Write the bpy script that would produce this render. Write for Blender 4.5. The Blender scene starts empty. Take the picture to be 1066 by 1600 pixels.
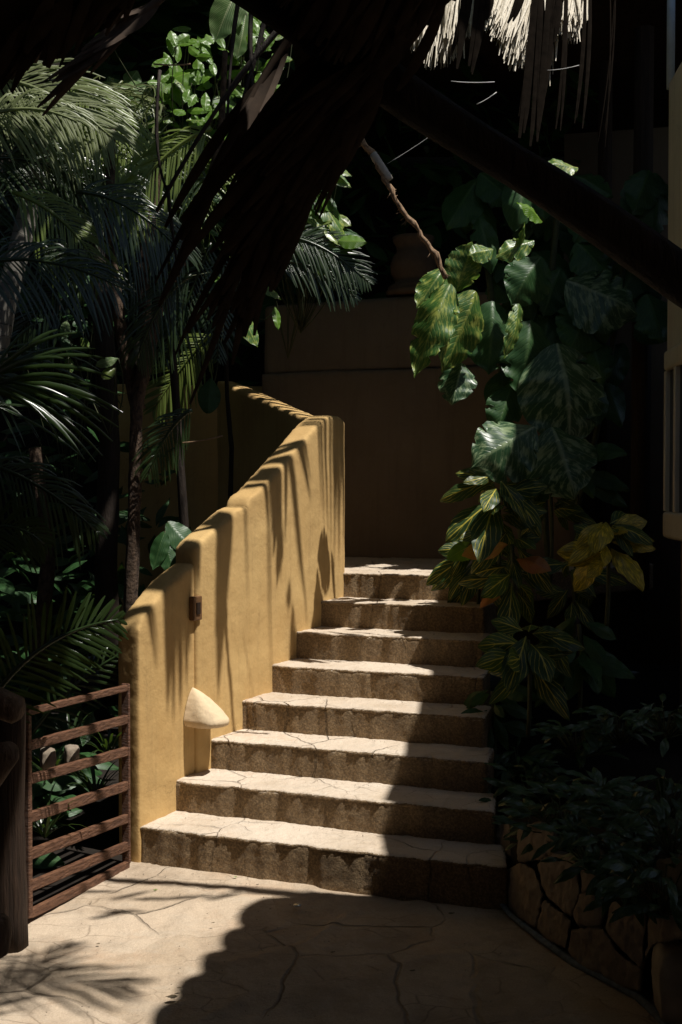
import bpy, bmesh, math, random
from mathutils import Vector, Matrix, noise
R = math.radians
rnd = random.Random(7)
sc = bpy.context.scene
col = sc.collection

# ---------------------------------------------------------------- camera, sky, sun, exposure
FPX, EYE, TAU = 1700.0, 1.80, R(-1.318)
cd = bpy.data.cameras.new('camera'); cam = bpy.data.objects.new('camera', cd); col.objects.link(cam)
cam.location = (0, 0, EYE); cam.rotation_euler = (R(90) + TAU, 0, 0)
cd.sensor_fit = 'VERTICAL'; cd.sensor_height = 36; cd.lens = 36 * FPX / 1600
cd.clip_start = .05; cd.clip_end = 500
sc.camera = cam
SUN_EL, SUN_AZ = R(66), R(-29.5)            # azimuth measured from +X towards +Y
S = Vector((math.cos(SUN_EL) * math.cos(SUN_AZ), math.cos(SUN_EL) * math.sin(SUN_AZ), math.sin(SUN_EL)))
w = bpy.data.worlds.new('World'); sc.world = w; w.use_nodes = True
nt = w.node_tree; sky = nt.nodes.new('ShaderNodeTexSky'); sky.sky_type = 'NISHITA'; sky.sun_disc = False
sky.sun_elevation = SUN_EL; sky.sun_rotation = R(90) - SUN_AZ
bg = nt.nodes['Background']; nt.links.new(sky.outputs[0], bg.inputs[0]); bg.inputs[1].default_value = .05
sl = bpy.data.lights.new('sun', 'SUN'); sl.energy = 5; sl.angle = R(.5); sl.color = (1, .955, .89)
so = bpy.data.objects.new('sun', sl); col.objects.link(so); so.rotation_euler = S.to_track_quat('Z', 'Y').to_euler()
sc.view_settings.view_transform = 'Standard'; sc.view_settings.look = 'None'
sc.view_settings.exposure = .2; sc.view_settings.gamma = 1
sc.cycles.max_bounces = 8; sc.cycles.diffuse_bounces = 5

# ---------------------------------------------------------------- measuring helpers
RT = Vector((1, 0, 0)); FW = Vector((0, math.cos(TAU), math.sin(TAU))); UP = Vector((0, -math.sin(TAU), math.cos(TAU)))
C0 = Vector((0, 0, EYE))
def ray(px, py): return FW + RT * ((px - 533) / FPX) + UP * ((800 - py) / FPX)
def W(px, py, d): return C0 + ray(px, py) * d
GZ = -.022
def G(px, py, z=GZ):
    r = ray(px, py); return C0 + r * ((z - EYE) / r.z)
KX, KY = S.x / S.z, S.y / S.z
def sunspace(p): return Vector((p.x - KX * p.z, p.y - KY * p.z, 0))
def lift(q, z): return Vector((q[0] + KX * z, q[1] + KY * z, z))

# ---------------------------------------------------------------- mesh helpers
class MB:
    def __init__(s): s.v = []; s.f = []; s.uv = []
    def add(s, vs, fs, uvs=None):
        o = len(s.v); s.v += [Vector(v) for v in vs]
        for i, f in enumerate(fs):
            s.f.append([a + o for a in f]); s.uv.append([uvs[a] for a in f] if uvs else [(0, 0)] * len(f))
        return s
    def build(s, name, mat, parent=None, smooth=True):
        off = Vector(parent.matrix_basis.translation) if parent else Vector((0, 0, 0))
        if parent and parent.parent: off += Vector(parent.parent.matrix_basis.translation)
        me = bpy.data.meshes.new(name)
        me.from_pydata([tuple(v - off) for v in s.v], [], s.f)
        l = me.uv_layers.new(name='UVMap'); k = 0
        for u in s.uv:
            for a in u: l.data[k].uv = a; k += 1
        me.polygons.foreach_set('use_smooth', [smooth] * len(me.polygons))
        me.materials.append(mat); me.update()
        o = bpy.data.objects.new(name, me); col.objects.link(o)
        if parent: o.parent = parent
        return o
def tag(o, label=None, cat=None, group=None, kind=None):
    if label: o['label'] = label
    if cat: o['category'] = cat
    if group: o['group'] = group
    if kind: o['kind'] = kind
    return o
def thing(name, loc, label, cat, group=None):
    o = bpy.data.objects.new(name, None); col.objects.link(o); o.location = loc; o.empty_display_size = .1
    return tag(o, label, cat, group)
def prism(poly, z0, z1):
    """poly: list of xy, counter-clockwise; z0/z1 numbers or lists"""
    n = len(poly); mb = MB()
    b = [(p[0], p[1], z0[i] if isinstance(z0, list) else z0) for i, p in enumerate(poly)]
    t = [(p[0], p[1], z1[i] if isinstance(z1, list) else z1) for i, p in enumerate(poly)]
    mb.add(b + t, [list(range(n))[::-1], list(range(n, 2 * n))] + [[i, (i + 1) % n, n + (i + 1) % n, n + i] for i in range(n)])
    return mb
def tube(mb, pts, rads, n=8, flat=1.0, jit=0, rj=None):
    pts = [Vector(p) for p in pts]
    if not isinstance(rads, (list, tuple)): rads = [rads] * len(pts)
    vs = []; fs = []; up = Vector((.13, .2, 1))
    for i, p in enumerate(pts):
        t = (pts[min(i + 1, len(pts) - 1)] - pts[max(i - 1, 0)]).normalized()
        a = t.cross(up)
        if a.length < .1: a = t.cross(Vector((1, 0, 0)))
        a.normalize(); b = t.cross(a).normalized()
        for k in range(n):
            an = 2 * math.pi * k / n; r = rads[i] * (1 + (rj.uniform(-jit, jit) if rj else 0))
            vs.append(p + a * math.cos(an) * r + b * math.sin(an) * r * flat)
    L = 0; uvs = []
    for i in range(len(pts)):
        if i: L += (pts[i] - pts[i - 1]).length
        for k in range(n): uvs.append((k / n, L))
    for i in range(len(pts) - 1):
        for k in range(n):
            fs.append([i * n + k, i * n + (k + 1) % n, (i + 1) * n + (k + 1) % n, (i + 1) * n + k])
    fs.append(list(range(n))[::-1]); m = (len(pts) - 1) * n; fs.append([m + k for k in range(n)])
    mb.add(vs, fs, uvs); return mb
def bez(a, b, c, n=8):
    a, b, c = Vector(a), Vector(b), Vector(c)
    return [a * (1 - t) ** 2 + b * 2 * t * (1 - t) + c * t * t for t in [i / (n - 1) for i in range(n)]]
def box(mb, p, ax, ay, az, sx, sy, sz):
    """centre p, unit axes, full sizes"""
    p = Vector(p); vs = []
    for i in (-.5, .5):
        for j in (-.5, .5):
            for k in (-.5, .5): vs.append(p + Vector(ax) * i * sx + Vector(ay) * j * sy + Vector(az) * k * sz)
    mb.add(vs, [[0, 1, 3, 2], [4, 6, 7, 5], [0, 4, 5, 1], [2, 3, 7, 6], [0, 2, 6, 4], [1, 5, 7, 3]]); return mb
_tex = {}
def clouds(size, kind='CLOUDS'):
    k = (size, kind)
    if k not in _tex:
        t = bpy.data.textures.new('noise', kind); t.noise_scale = size
        if kind == 'CLOUDS': t.noise_depth = 3
        _tex[k] = t
    return _tex[k]
def soften(o, voxel=.014, smooth=6, disp=((.25, .012), (.03, .004))):
    m = o.modifiers.new('remesh', 'REMESH'); m.mode = 'VOXEL'; m.voxel_size = voxel; m.use_smooth_shade = True
    m = o.modifiers.new('smooth', 'SMOOTH'); m.factor = .5; m.iterations = smooth
    for s, a in disp:
        m = o.modifiers.new('displace', 'DISPLACE'); m.texture = clouds(s); m.strength = a; m.texture_coords = 'GLOBAL'; m.mid_level = .5
    return o

# ---------------------------------------------------------------- materials
class N:
    def __init__(s, name):
        s.m = bpy.data.materials.new(name); s.m.use_nodes = True; s.t = s.m.node_tree; s.b = s.t.nodes['Principled BSDF']
        s.b.inputs['Specular IOR Level'].default_value = .3
    def n(s, typ, ins=None, **kw):
        x = s.t.nodes.new('ShaderNode' + typ)
        for k, v in kw.items(): setattr(x, k, v)
        for k, v in (ins or {}).items(): s.put(x.inputs[k], v)
        return x
    def put(s, sock, v):
        if isinstance(v, bpy.types.NodeSocket): s.t.links.new(v, sock)
        else: sock.default_value = v
    def coord(s, kind='Object'): return s.n('TexCoord').outputs[kind]
    def pos(s): return s.n('NewGeometry').outputs['Position']
    def noise(s, vec, scale, detail=4, rough=.55, out='Fac'):
        return s.n('TexNoise', {'Vector': vec, 'Scale': scale, 'Detail': detail, 'Roughness': rough}).outputs[out]
    def ramp(s, fac, stops):
        x = s.n('ValToRGB', {'Fac': fac}); e = x.color_ramp.elements
        while len(e) < len(stops): e.new(.5)
        for i, (p, c) in enumerate(stops):
            e[i].position = p; e[i].color = (*c, 1) if isinstance(c, tuple) else (c, c, c, 1)
        return x.outputs[0]
    def mix(s, fac, a, b, mode='MIX'):
        x = s.n('Mix', data_type='RGBA', blend_type=mode)
        for i, v in ((0, fac), (6, a), (7, b)):
            if isinstance(v, tuple): v = (*v, 1)
            s.put(x.inputs[i], v)
        return x.outputs[2]
    def math(s, op, a, b=0.0, c=0.0, clamp=False):
        x = s.n('Math', operation=op); x.use_clamp = clamp
        s.put(x.inputs[0], a); s.put(x.inputs[1], b); s.put(x.inputs[2], c); return x.outputs[0]
    def vmath(s, op, a, b):
        x = s.n('VectorMath', operation=op); s.put(x.inputs[0], a); s.put(x.inputs[1], b); return x.outputs[0]
    def bump(s, h, strength=.5, dist=.01, prev=None):
        x = s.n('Bump', {'Height': h, 'Strength': strength, 'Distance': dist})
        if prev: s.put(x.inputs['Normal'], prev)
        return x.outputs[0]
    def done(s, color=None, rough=.8, normal=None, **kw):
        if color is not None: s.put(s.b.inputs['Base Color'], (*color, 1) if isinstance(color, tuple) else color)
        s.put(s.b.inputs['Roughness'], rough)
        if normal: s.put(s.b.inputs['Normal'], normal)
        for k, v in kw.items(): s.put(s.b.inputs[k], v)
        return s.m

def mat_stone(name, base, light, dark, stain, scale=2.1, riser=True):
    a = N(name); p = a.pos()
    wob = a.vmath('MULTIPLY', a.vmath('SUBTRACT', a.n('TexNoise', {'Vector': p, 'Scale': 3.0, 'Detail': 4.0}).outputs['Color'], (.5, .5, .5)), (.16, .16, .16))
    q = a.vmath('MULTIPLY', a.vmath('ADD', p, wob), (1, 1, .02))
    vc = a.n('TexVoronoi', {'Vector': q, 'Scale': scale}, feature='DISTANCE_TO_EDGE').outputs['Distance']
    vi = a.n('TexVoronoi', {'Vector': q, 'Scale': scale}, feature='F1').outputs['Color']
    crack = a.ramp(vc, [(0, 1.0), (.006, .8), (.014, 0.0)])
    brk = a.ramp(a.noise(p, 1.7, 3), [(.43, .0), (.58, 1.0)])
    crack = a.math('MULTIPLY', crack, brk)
    c = a.mix(a.noise(p, 2.2, 6, .6), dark, light)
    c = a.mix(a.ramp(a.noise(p, 11, 6, .65), [(.35, 0.0), (.7, .65)]), c, base)
    tint = a.n('SeparateColor', {'Color': vi}).outputs[0]
    c = a.mix(a.math('MULTIPLY', tint, .6), c, light)
    grain = a.noise(p, 160, 3, .7)
    c = a.mix(.35, c, a.ramp(grain, [(.3, .25), (.55, .5), (.75, .75)]), 'OVERLAY')
    c = a.mix(a.math('MULTIPLY', crack, .36), c, (.05, .035, .02))
    v2 = a.n('TexVoronoi', {'Vector': a.vmath('MULTIPLY', a.vmath('ADD', p, wob), (1, 1.6, .02)), 'Scale': scale * 2.6}, feature='DISTANCE_TO_EDGE').outputs['Distance']
    ck2 = a.math('MULTIPLY', a.ramp(v2, [(0, 1.0), (.012, .5), (.03, 0.0)]), a.ramp(a.noise(p, 3.1, 4), [(.50, 0.0), (.60, 1.0)]))
    c = a.mix(a.math('MULTIPLY', ck2, .6), c, (.09, .06, .035))
    c = a.mix(a.ramp(a.noise(a.vmath('MULTIPLY', p, (1, 2.2, 1)), 4.5, 8, .7), [(.5, 0.0), (.68, .5)]), c, (.45, .385, .30) if not riser else (.52, .46, .38))
    c = a.mix(a.ramp(a.noise(p, 2.7, 6, .7), [(.55, 0.0), (.72, .45)]), c, (.46, .29, .17))
    blot = a.ramp(a.noise(p, 1.6, 8, .75), [(.46, 0.0), (.66, .6)])
    c = a.mix(blot, c, stain)
    h = a.math('ADD', a.math('MULTIPLY', a.noise(p, 9, 8, .6), 1.0), a.math('MULTIPLY', crack, -.8))
    nrm = a.bump(h, .8, .03, a.bump(a.noise(p, 45, 6, .7), .5, .006, a.bump(grain, .4, .003)))
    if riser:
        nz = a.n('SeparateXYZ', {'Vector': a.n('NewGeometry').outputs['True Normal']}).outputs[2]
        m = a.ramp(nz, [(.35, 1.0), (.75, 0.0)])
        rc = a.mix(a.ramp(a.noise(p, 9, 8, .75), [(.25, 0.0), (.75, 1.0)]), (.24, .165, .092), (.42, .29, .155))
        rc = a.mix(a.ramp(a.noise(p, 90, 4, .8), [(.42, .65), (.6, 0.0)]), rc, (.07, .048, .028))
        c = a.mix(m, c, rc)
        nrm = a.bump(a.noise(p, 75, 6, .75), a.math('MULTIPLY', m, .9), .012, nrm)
    return a.done(c, .88, nrm)
M = {}
M['paving'] = mat_stone('flagstone_paving', (.45, .345, .235), (.58, .47, .35), (.34, .25, .165), (.22, .16, .105), 1.9, False)
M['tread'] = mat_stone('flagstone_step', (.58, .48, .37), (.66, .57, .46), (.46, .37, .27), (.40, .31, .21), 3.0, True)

def mat_stucco(name, base, dark, lumps=1.0):
    a = N(name); p = a.pos()
    c = a.mix(a.ramp(a.noise(p, 1.6, 5, .6), [(.35, 0.0), (.7, 1.0)]), base, dark)
    st = a.noise(a.vmath('MULTIPLY', p, (6, 6, .8)), 1.5, 5, .6)
    c = a.mix(a.ramp(st, [(.5, 0.0), (.8, .35)]), c, tuple(x * .72 for x in base))
    dr = a.noise(a.vmath('MULTIPLY', p, (9, 9, .5)), 2.2, 7, .7)
    c = a.mix(a.ramp(dr, [(.52, 0.0), (.72, .38)]), c, (base[0] * .5, base[1] * .47, base[2] * .5))
    hc = a.n('TexVoronoi', {'Vector': a.vmath('ADD', p, a.vmath('MULTIPLY', a.n('TexNoise', {'Vector': p, 'Scale': 6.0, 'Detail': 5.0}).outputs['Color'], (.25, .25, .25))), 'Scale': 1.7}, feature='DISTANCE_TO_EDGE').outputs['Distance']
    hc = a.math('MULTIPLY', a.ramp(hc, [(0, 1.0), (.004, 0.0)]), a.ramp(a.noise(p, 1.3, 2), [(.5, 0.0), (.6, 1.0)]))
    c = a.mix(a.math('MULTIPLY', hc, .5), c, tuple(x * .35 for x in base))
    c = a.mix(a.ramp(a.noise(p, 3.3, 8, .75), [(.55, 0.0), (.72, .3)]), c, tuple(x * 1.18 for x in base))
    sp = a.n('TexVoronoi', {'Vector': p, 'Scale': 42.0}).outputs['Distance']
    c = a.mix(a.ramp(a.noise(p, 30, 5, .75), [(.5, 0.0), (.8, .3)]), c, tuple(x * 1.15 for x in base))
    h = a.math('ADD', a.noise(p, 55, 5, .7), a.math('MULTIPLY', a.ramp(sp, [(0, 1.0), (.13, 0.0)]), .35))
    nrm = a.bump(h, .4 * lumps, .005, a.bump(a.noise(p, 6, 4), .3, .03))
    return a.done(c, .85, nrm)
M['stucco'] = mat_stucco('ochre_stucco', (.585, .395, .165), (.48, .30, .115))
M['shade_stucco'] = mat_stucco('pale_stucco', (.70, .55, .36), (.62, .48, .30), .6)
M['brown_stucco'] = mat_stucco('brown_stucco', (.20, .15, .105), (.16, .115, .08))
M['beige'] = mat_stucco('beige_render', (.72, .64, .50), (.62, .54, .42), .6)

M['terra_wall'] = mat_stucco('dusty_brown_render', (.40, .31, .23), (.32, .25, .18), .6)
def mat_wood(name, c1, c2, ax=(30, 30, 2), rough=.7, spec=.3):
    a = N(name); p = a.coord('Object')
    g = a.noise(a.vmath('MULTIPLY', p, ax), 1.6, 7, .65)
    c = a.mix(a.ramp(g, [(.38, 0.0), (.62, 1.0)]), c1, c2)
    c = a.mix(a.ramp(a.noise(p, 5, 4), [(.5, 0.0), (.8, .5)]), c, tuple(x * .5 for x in c1))
    a.b.inputs['Specular IOR Level'].default_value = spec
    return a.done(c, rough, a.bump(g, .9, .02))
M['gate'] = mat_wood('red_brown_timber', (.09, .040, .022), (.19, .092, .05), (14, 14, 60), .55)
M['post'] = mat_wood('weathered_post', (.028, .017, .011), (.055, .032, .02), (40, 40, 2))
M['dark_wood'] = mat_wood('dark_beam_wood', (.018, .012, .008), (.032, .021, .014), (18, 18, 3))
M['bark'] = mat_wood('rough_bark', (.035, .023, .016), (.12, .078, .05), (22, 22, 16), .9)
M['log'] = mat_wood('driftwood_log', (.16, .10, .06), (.30, .20, .13), (25, 25, 4), .8)
def mat_ringed():
    a = N('ringed_palm_bark'); uv = a.coord('UV')
    y = a.n('SeparateXYZ', {'Vector': uv}).outputs[1]
    ph = a.math('FRACT', a.math('ADD', a.math('MULTIPLY', y, 14), a.math('MULTIPLY', a.noise(a.pos(), 4), 1.2)))
    r = a.ramp(ph, [(0, 1.0), (.12, .2), (.3, 0.0)])
    c = a.mix(r, a.mix(a.noise(a.pos(), 12, 6), (.16, .15, .13), (.27, .25, .21)), (.06, .055, .045))
    return a.done(c, .85, a.bump(r, .6, .01))
M['ringed'] = mat_ringed()
def mat_plain(name, c, rough=.6, var=.3, scale=20, **kw):
    a = N(name); v = a.noise(a.pos(), scale, 4)
    return a.done(a.mix(a.ramp(v, [(.3, 0.0), (.7, 1.0)]), tuple(x * (1 - var) for x in c), c), rough, a.bump(v, .2, .005), **kw)
M['straw'] = mat_plain('pale_straw', (.66, .59, .46), .55, .4, 60)
M['dry'] = mat_plain('dry_brown_thatch', (.075, .048, .03), .85, .5, 25)
M['shade_thatch'] = mat_plain('shade_toned_thatch', (.018, .013, .009), 1.0, .5, 25, **{'Specular IOR Level': .05})  # near-black colour stands in for shade on strips the sun reaches
M['plate'] = mat_plain('brown_switch_plastic', (.16, .085, .04), .4, .15)
M['plate_dark'] = mat_plain('black_switch_slot', (.03, .02, .015), .4, .15)
M['tape'] = mat_plain('white_tape', (.50, .46, .40), .6, .4)
M['root'] = mat_plain('hairy_vine_bark', (.34, .22, .13), .9, .6, 80)
M['cord'] = mat_plain('pale_cord', (.6, .6, .58), .4, .1)
M['soil'] = mat_plain('dark_soil', (.018, .013, .009), .95, .5, 12)
M['terra'] = mat_plain('clay_urn', (.16, .10, .065), .85, .3, 15)
M['pipe'] = mat_plain('grey_blue_pipe', (.42, .50, .56), .4, .15)
M['window'] = N('dark_window_glass').done((.02, .02, .022), .12)
M['cap_metal'] = N('bottle_cap_metal').done((.6, .6, .6), .3, Metallic=1.0)
M['mortar'] = mat_plain('blue_grey_mortar', (.20, .24, .28), .9, .5, 40)
def mat_boulder():
    a = N('tan_boulder'); p = a.pos()
    c = a.mix(a.noise(p, 4, 7, .65), (.16, .13, .10), (.33, .27, .20))
    c = a.mix(a.ramp(a.noise(p, 18, 5, .7), [(.45, 0.0), (.75, .6)]), c, (.16, .11, .075))
    return a.done(c, .85, a.bump(a.noise(p, 14, 8, .6), .5, .02))
M['boulder'] = mat_boulder()

def mat_leaf(name, c, vein, streak=0.0, nveins=11, veinw=.10, rough=.35, slope=.55, trans=.25, gloss=.5):
    """UV: x across -1..1 packed 0..1, y along 0..1"""
    a = N(name); uv = a.n('SeparateXYZ', {'Vector': a.coord('UV')}); x, y = uv.outputs[0], uv.outputs[1]
    ax = a.math('ABSOLUTE', a.math('SUBTRACT', a.math('MULTIPLY', x, 2), 1))
    wob = a.math('MULTIPLY', a.noise(a.pos(), 14, 3), .8)
    ph = a.math('FRACT', a.math('ADD', a.math('MULTIPLY', a.math('SUBTRACT', y, a.math('MULTIPLY', ax, slope * .5)), float(nveins)), wob))
    d = a.math('ABSOLUTE', a.math('SUBTRACT', ph, .5))
    v1 = a.ramp(d, [(0, 1.0), (veinw, .55), (veinw * 1.8, 0.0)])
    mid = a.ramp(ax, [(0, 1.0), (.035, .8), (.07, 0.0)])
    v = a.math('MAXIMUM', a.math('MULTIPLY', v1, a.ramp(a.noise(a.pos(), 16, 3), [(.36, .1), (.58, 1.0)])), mid)
    base = a.mix(a.noise(a.pos(), 6, 5), c, tuple(k * 1.5 for k in c))
    if streak:
        s = a.ramp(a.noise(a.vmath('MULTIPLY', a.n('CombineXYZ', {0: a.math('SUBTRACT', y, a.math('MULTIPLY', ax, slope * .5)), 1: a.math('MULTIPLY', ax, .3), 2: a.noise(a.pos(), 1.2, 0)}).outputs[0], (9, 9, 9)), 1.3, 5, .6), [(.5, 0.0), (.62, streak)])
        base = a.mix(s, base, vein)
    colr = a.mix(a.math('MULTIPLY', v, .95 if not streak else .45), base, vein)
    nrm = a.bump(a.math('SUBTRACT', 1.0, v1), .35, .004)
    a.b.inputs['Specular IOR Level'].default_value = gloss
    m = a.done(colr, rough, nrm)
    tr = a.n('BsdfTranslucent', {'Color': a.mix(.5, colr, (.25, .45, .03), 'SCREEN')})
    ms = a.n('MixShader', {0: trans, 1: a.b.outputs[0], 2: tr.outputs[0]})
    a.t.links.new(ms.outputs[0], a.t.nodes['Material Output'].inputs[0])
    return m
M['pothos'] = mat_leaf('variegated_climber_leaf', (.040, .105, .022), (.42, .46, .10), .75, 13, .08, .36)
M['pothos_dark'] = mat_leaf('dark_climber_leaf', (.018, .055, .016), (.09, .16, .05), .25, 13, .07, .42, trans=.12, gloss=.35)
M['streaked'] = mat_leaf('streaked_climber_leaf', (.018, .052, .02), (.30, .38, .20), .6, 12, .06, .36, trans=.1)
M['croton'] = mat_leaf('croton_leaf', (.022, .045, .014), (.60, .50, .07), 0, 5, .06, .4, 1.0, .15, .3)
M['croton_yellow'] = mat_leaf('yellow_croton_leaf', (.20, .16, .015), (.85, .62, .05), .9, 5, .10, .4, 1.0)  # yellow is the leaf's own; brightness raised in place of dappled sun
M['croton_red'] = mat_leaf('orange_croton_leaf', (.35, .11, .03), (.5, .3, .06), .5, 9, .1, .4, .9)
M['broad'] = mat_leaf('bright_green_leaf', (.085, .18, .018), (.22, .32, .06), 0, 12, .05, .35, trans=.35)
M['stripe'] = mat_leaf('ribbed_leaf', (.06, .12, .035), (.32, .38, .18), 0, 22, .16, .4, trans=.3)
M['cover'] = mat_leaf('ground_cover_leaf', (.022, .055, .018), (.07, .12, .05), 0, 7, .06, .32, trans=.08, gloss=.55)
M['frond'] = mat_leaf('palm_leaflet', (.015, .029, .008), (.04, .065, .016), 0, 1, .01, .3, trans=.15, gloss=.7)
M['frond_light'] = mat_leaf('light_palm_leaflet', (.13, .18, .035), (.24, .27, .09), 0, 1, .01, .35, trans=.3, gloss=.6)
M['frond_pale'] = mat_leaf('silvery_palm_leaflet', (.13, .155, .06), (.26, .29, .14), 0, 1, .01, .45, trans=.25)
M['stem'] = mat_plain('green_brown_stem', (.07, .08, .035), .7, .4, 30)
M['dead'] = mat_leaf('dead_leaf', (.10, .07, .04), (.2, .14, .08), 0, 8, .05, .7, trans=.1)

# ---------------------------------------------------------------- leaf builders
def leaf(mb, base, tip, face, width, droop=.15, fold=.15, ruffle=.02, notch=0, shape='heart', nl=18, nw=6, seed=0, twist=0):
    base, tip, face = Vector(base), Vector(tip), Vector(face)
    L = (tip - base).length; y = (tip - base).normalized(); x = y.cross(face)
    if x.length < 1e-3: x = y.cross(Vector((.3, .2, 1)))
    x.normalize(); z = x.cross(y)
    r = random.Random(seed); vs = []; uv = []; fs = []; ph = r.uniform(0, 6)
    for i in range(nl + 1):
        t = i / nl
        if shape == 'heart': hw = (max(0, math.sin(math.pi * min(1, t * .93 + .085))) ** .62) * (1 - .32 * t) * (1 - max(0, t - .85) * 3.2)
        elif shape == 'ellipse': hw = max(0, math.sin(math.pi * (t * .97 + .02))) ** .8 * (1 - .15 * t)
        elif shape == 'oval': hw = max(0, math.sin(math.pi * (t * .96 + .03))) ** .6
        else: hw = max(0, math.sin(math.pi * (t ** .7 * .98 + .01))) * .9
        hw = max(hw, .01) * width / 2
        for j in range(-nw, nw + 1):
            u = j / nw; e = abs(u)
            k = hw
            if notch and e > .55:
                n = abs(math.sin(t * math.pi * notch + ph + (1.3 if u > 0 else 0)))
                if n < .22: k *= 1 - (e - .55) * 1.5 * (1 - n / .22) * (.4 + .6 * abs(math.sin(i * 1.7 + seed)))
            # lateral veins sweep towards the tip at the edge
            yy = t * L + e * e * .10 * L * (1 - t)
            zz = -fold * e * k * 1.2 + ruffle * L * math.sin(t * 26 + e * 3 + ph) * e * .6 + ruffle * L * .8 * math.sin(t * 7 + ph + u * 2)
            zz += .006 * L * math.sin((t - .35 * e) * 60) * min(1, e * 3) * (1 if shape in ('heart', 'oval') and nl > 12 else 0)
            zz += -droop * L * (t * t) + droop * L * t * .55
            an = twist * t; uu = u * k
            vs.append(base + y * yy + x * (uu * math.cos(an)) + z * (zz + uu * math.sin(an)))
            uv.append((.5 + u / 2, t))
    m = 2 * nw + 1
    for i in range(nl):
        for j in range(2 * nw): fs.append([i * m + j, i * m + j + 1, (i + 1) * m + j + 1, (i + 1) * m + j])
    mb.add(vs, fs, uv); return mb
def blade(mb, pts, width, side, thick=0, cup=.25):
    """a long narrow leaflet along pts"""
    pts = [Vector(p) for p in pts]; n = len(pts); vs = []; uv = []; fs = []
    side = Vector(side)
    for i, p in enumerate(pts):
        t = i / (n - 1); d = (pts[min(i + 1, n - 1)] - pts[max(i - 1, 0)]).normalized()
        s = (side - d * side.dot(d))
        s = s.normalized() if s.length > 1e-4 else Vector((1, 0, 0))
        up = s.cross(d); hw = width / 2 * max(.04, (math.sin(math.pi * min(.97, (t * .93 + .07))) ** .55))
        vs += [p - s * hw, p - up * hw * cup, p + s * hw]; uv += [(0, t), (.5, t), (1, t)]
    for i in range(n - 1):
        for j in range(2): fs.append([i * 3 + j, i * 3 + j + 1, i * 3 + 4 + j, i * 3 + 3 + j])
    mb.add(vs, fs, uv)
def frond(mb, spine, length, width, n=34, droop=.5, face=Vector((0, -1, .3)), seed=0, ang=50, both=True, hang=0, start=.12):
    """feather palm frond: rachis + leaflets on both sides of the spine"""
    r = random.Random(seed); m = len(spine)
    tube(mb, spine, [.011 * (1 - .8 * i / (m - 1)) + .002 for i in range(m)], 5)
    for i in range(n):
        t = start + (1 - start) * i / (n - 1); q = t * (m - 1); k = min(int(q), m - 2)
        p = spine[k].lerp(spine[k + 1], q - k); d = (spine[k + 1] - spine[k]).normalized()
        sd = d.cross(face).normalized()
        for sgn in ((1, -1) if both else (1,)):
            L = length * (math.sin(math.pi * (t * .8 + .17)) ** .7) * r.uniform(.85, 1.1)
            a = R(ang * (1.15 - .55 * t) + r.uniform(-6, 6))
            dr = (d * math.cos(a) + sd * math.sin(a) * sgn + face * r.uniform(-.12, .12)).normalized()
            e1 = p + dr * L * .55; e2 = p + dr * L * .95 + Vector((0, 0, -1)) * L * (droop * r.uniform(.7, 1.2)) 
            if hang: e1 = p + dr * L * .3 + Vector((0, 0, -.15 * L)); e2 = p + dr * L * .38 + Vector((0, 0, -L * hang * r.uniform(.8, 1.1)))
            blade(mb, bez(p, e1, e2, 6), width * r.uniform(.8, 1.15), face.cross(dr) if abs(face.dot(dr)) < .95 else sd)
def strands(mb, top, tips, width, rr, sway=.05, turn=math.pi):
    for tp, bt in zip(top, tips):
        tp, bt = Vector(tp), Vector(bt); mid = (tp + bt) / 2 + Vector((rr.uniform(-sway, sway), rr.uniform(-sway, sway), 0))
        a = rr.uniform(-turn, turn) / 2
        blade(mb, bez(tp, mid, bt, 6), width * rr.uniform(.6, 1.4), (math.cos(a), math.sin(a) * .6, 0), cup=.4)

# ---------------------------------------------------------------- STAIR FRAME
H, TR, TH, DT = .157, .2717, R(18.62), .201
P0 = Vector((-.976, 5.237, 0))
U = Vector((math.sin(TH), math.cos(TH), 0)); V = Vector((math.cos(TH), -math.sin(TH), 0))
UL = Vector((math.sin(TH + DT), math.cos(TH + DT), 0)); VL = Vector((UL.y, -UL.x, 0))
def nose(r, m): return P0 + U * TR * (r - 1) + V * m
def left_m(r): return TR * (r - 1) * math.tan(DT)
def m_at_px(r, z, px):
    lo, hi = -3, 6
    for _ in range(40):
        m = (lo + hi) / 2; p = nose(r, m)
        if 533 + FPX * p.x / p.y < px: lo = m
        else: hi = m
    return lo
def wall_at_px(px, off=0):
    """point of the parapet's stair-side face line seen at px"""
    lo, hi = -1, 5
    for _ in range(40):
        s = (lo + hi) / 2; p = P0 + UL * s + VL * off
        if 533 + FPX * p.x / p.y < px: lo = s
        else: hi = s
    return lo
def wall_z(px, py, off=0):
    s = wall_at_px(px, off); p = P0 + UL * s + VL * off
    r = ray(px, py); d = p.y / r.y
    return s, EYE + r.z * d

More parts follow.
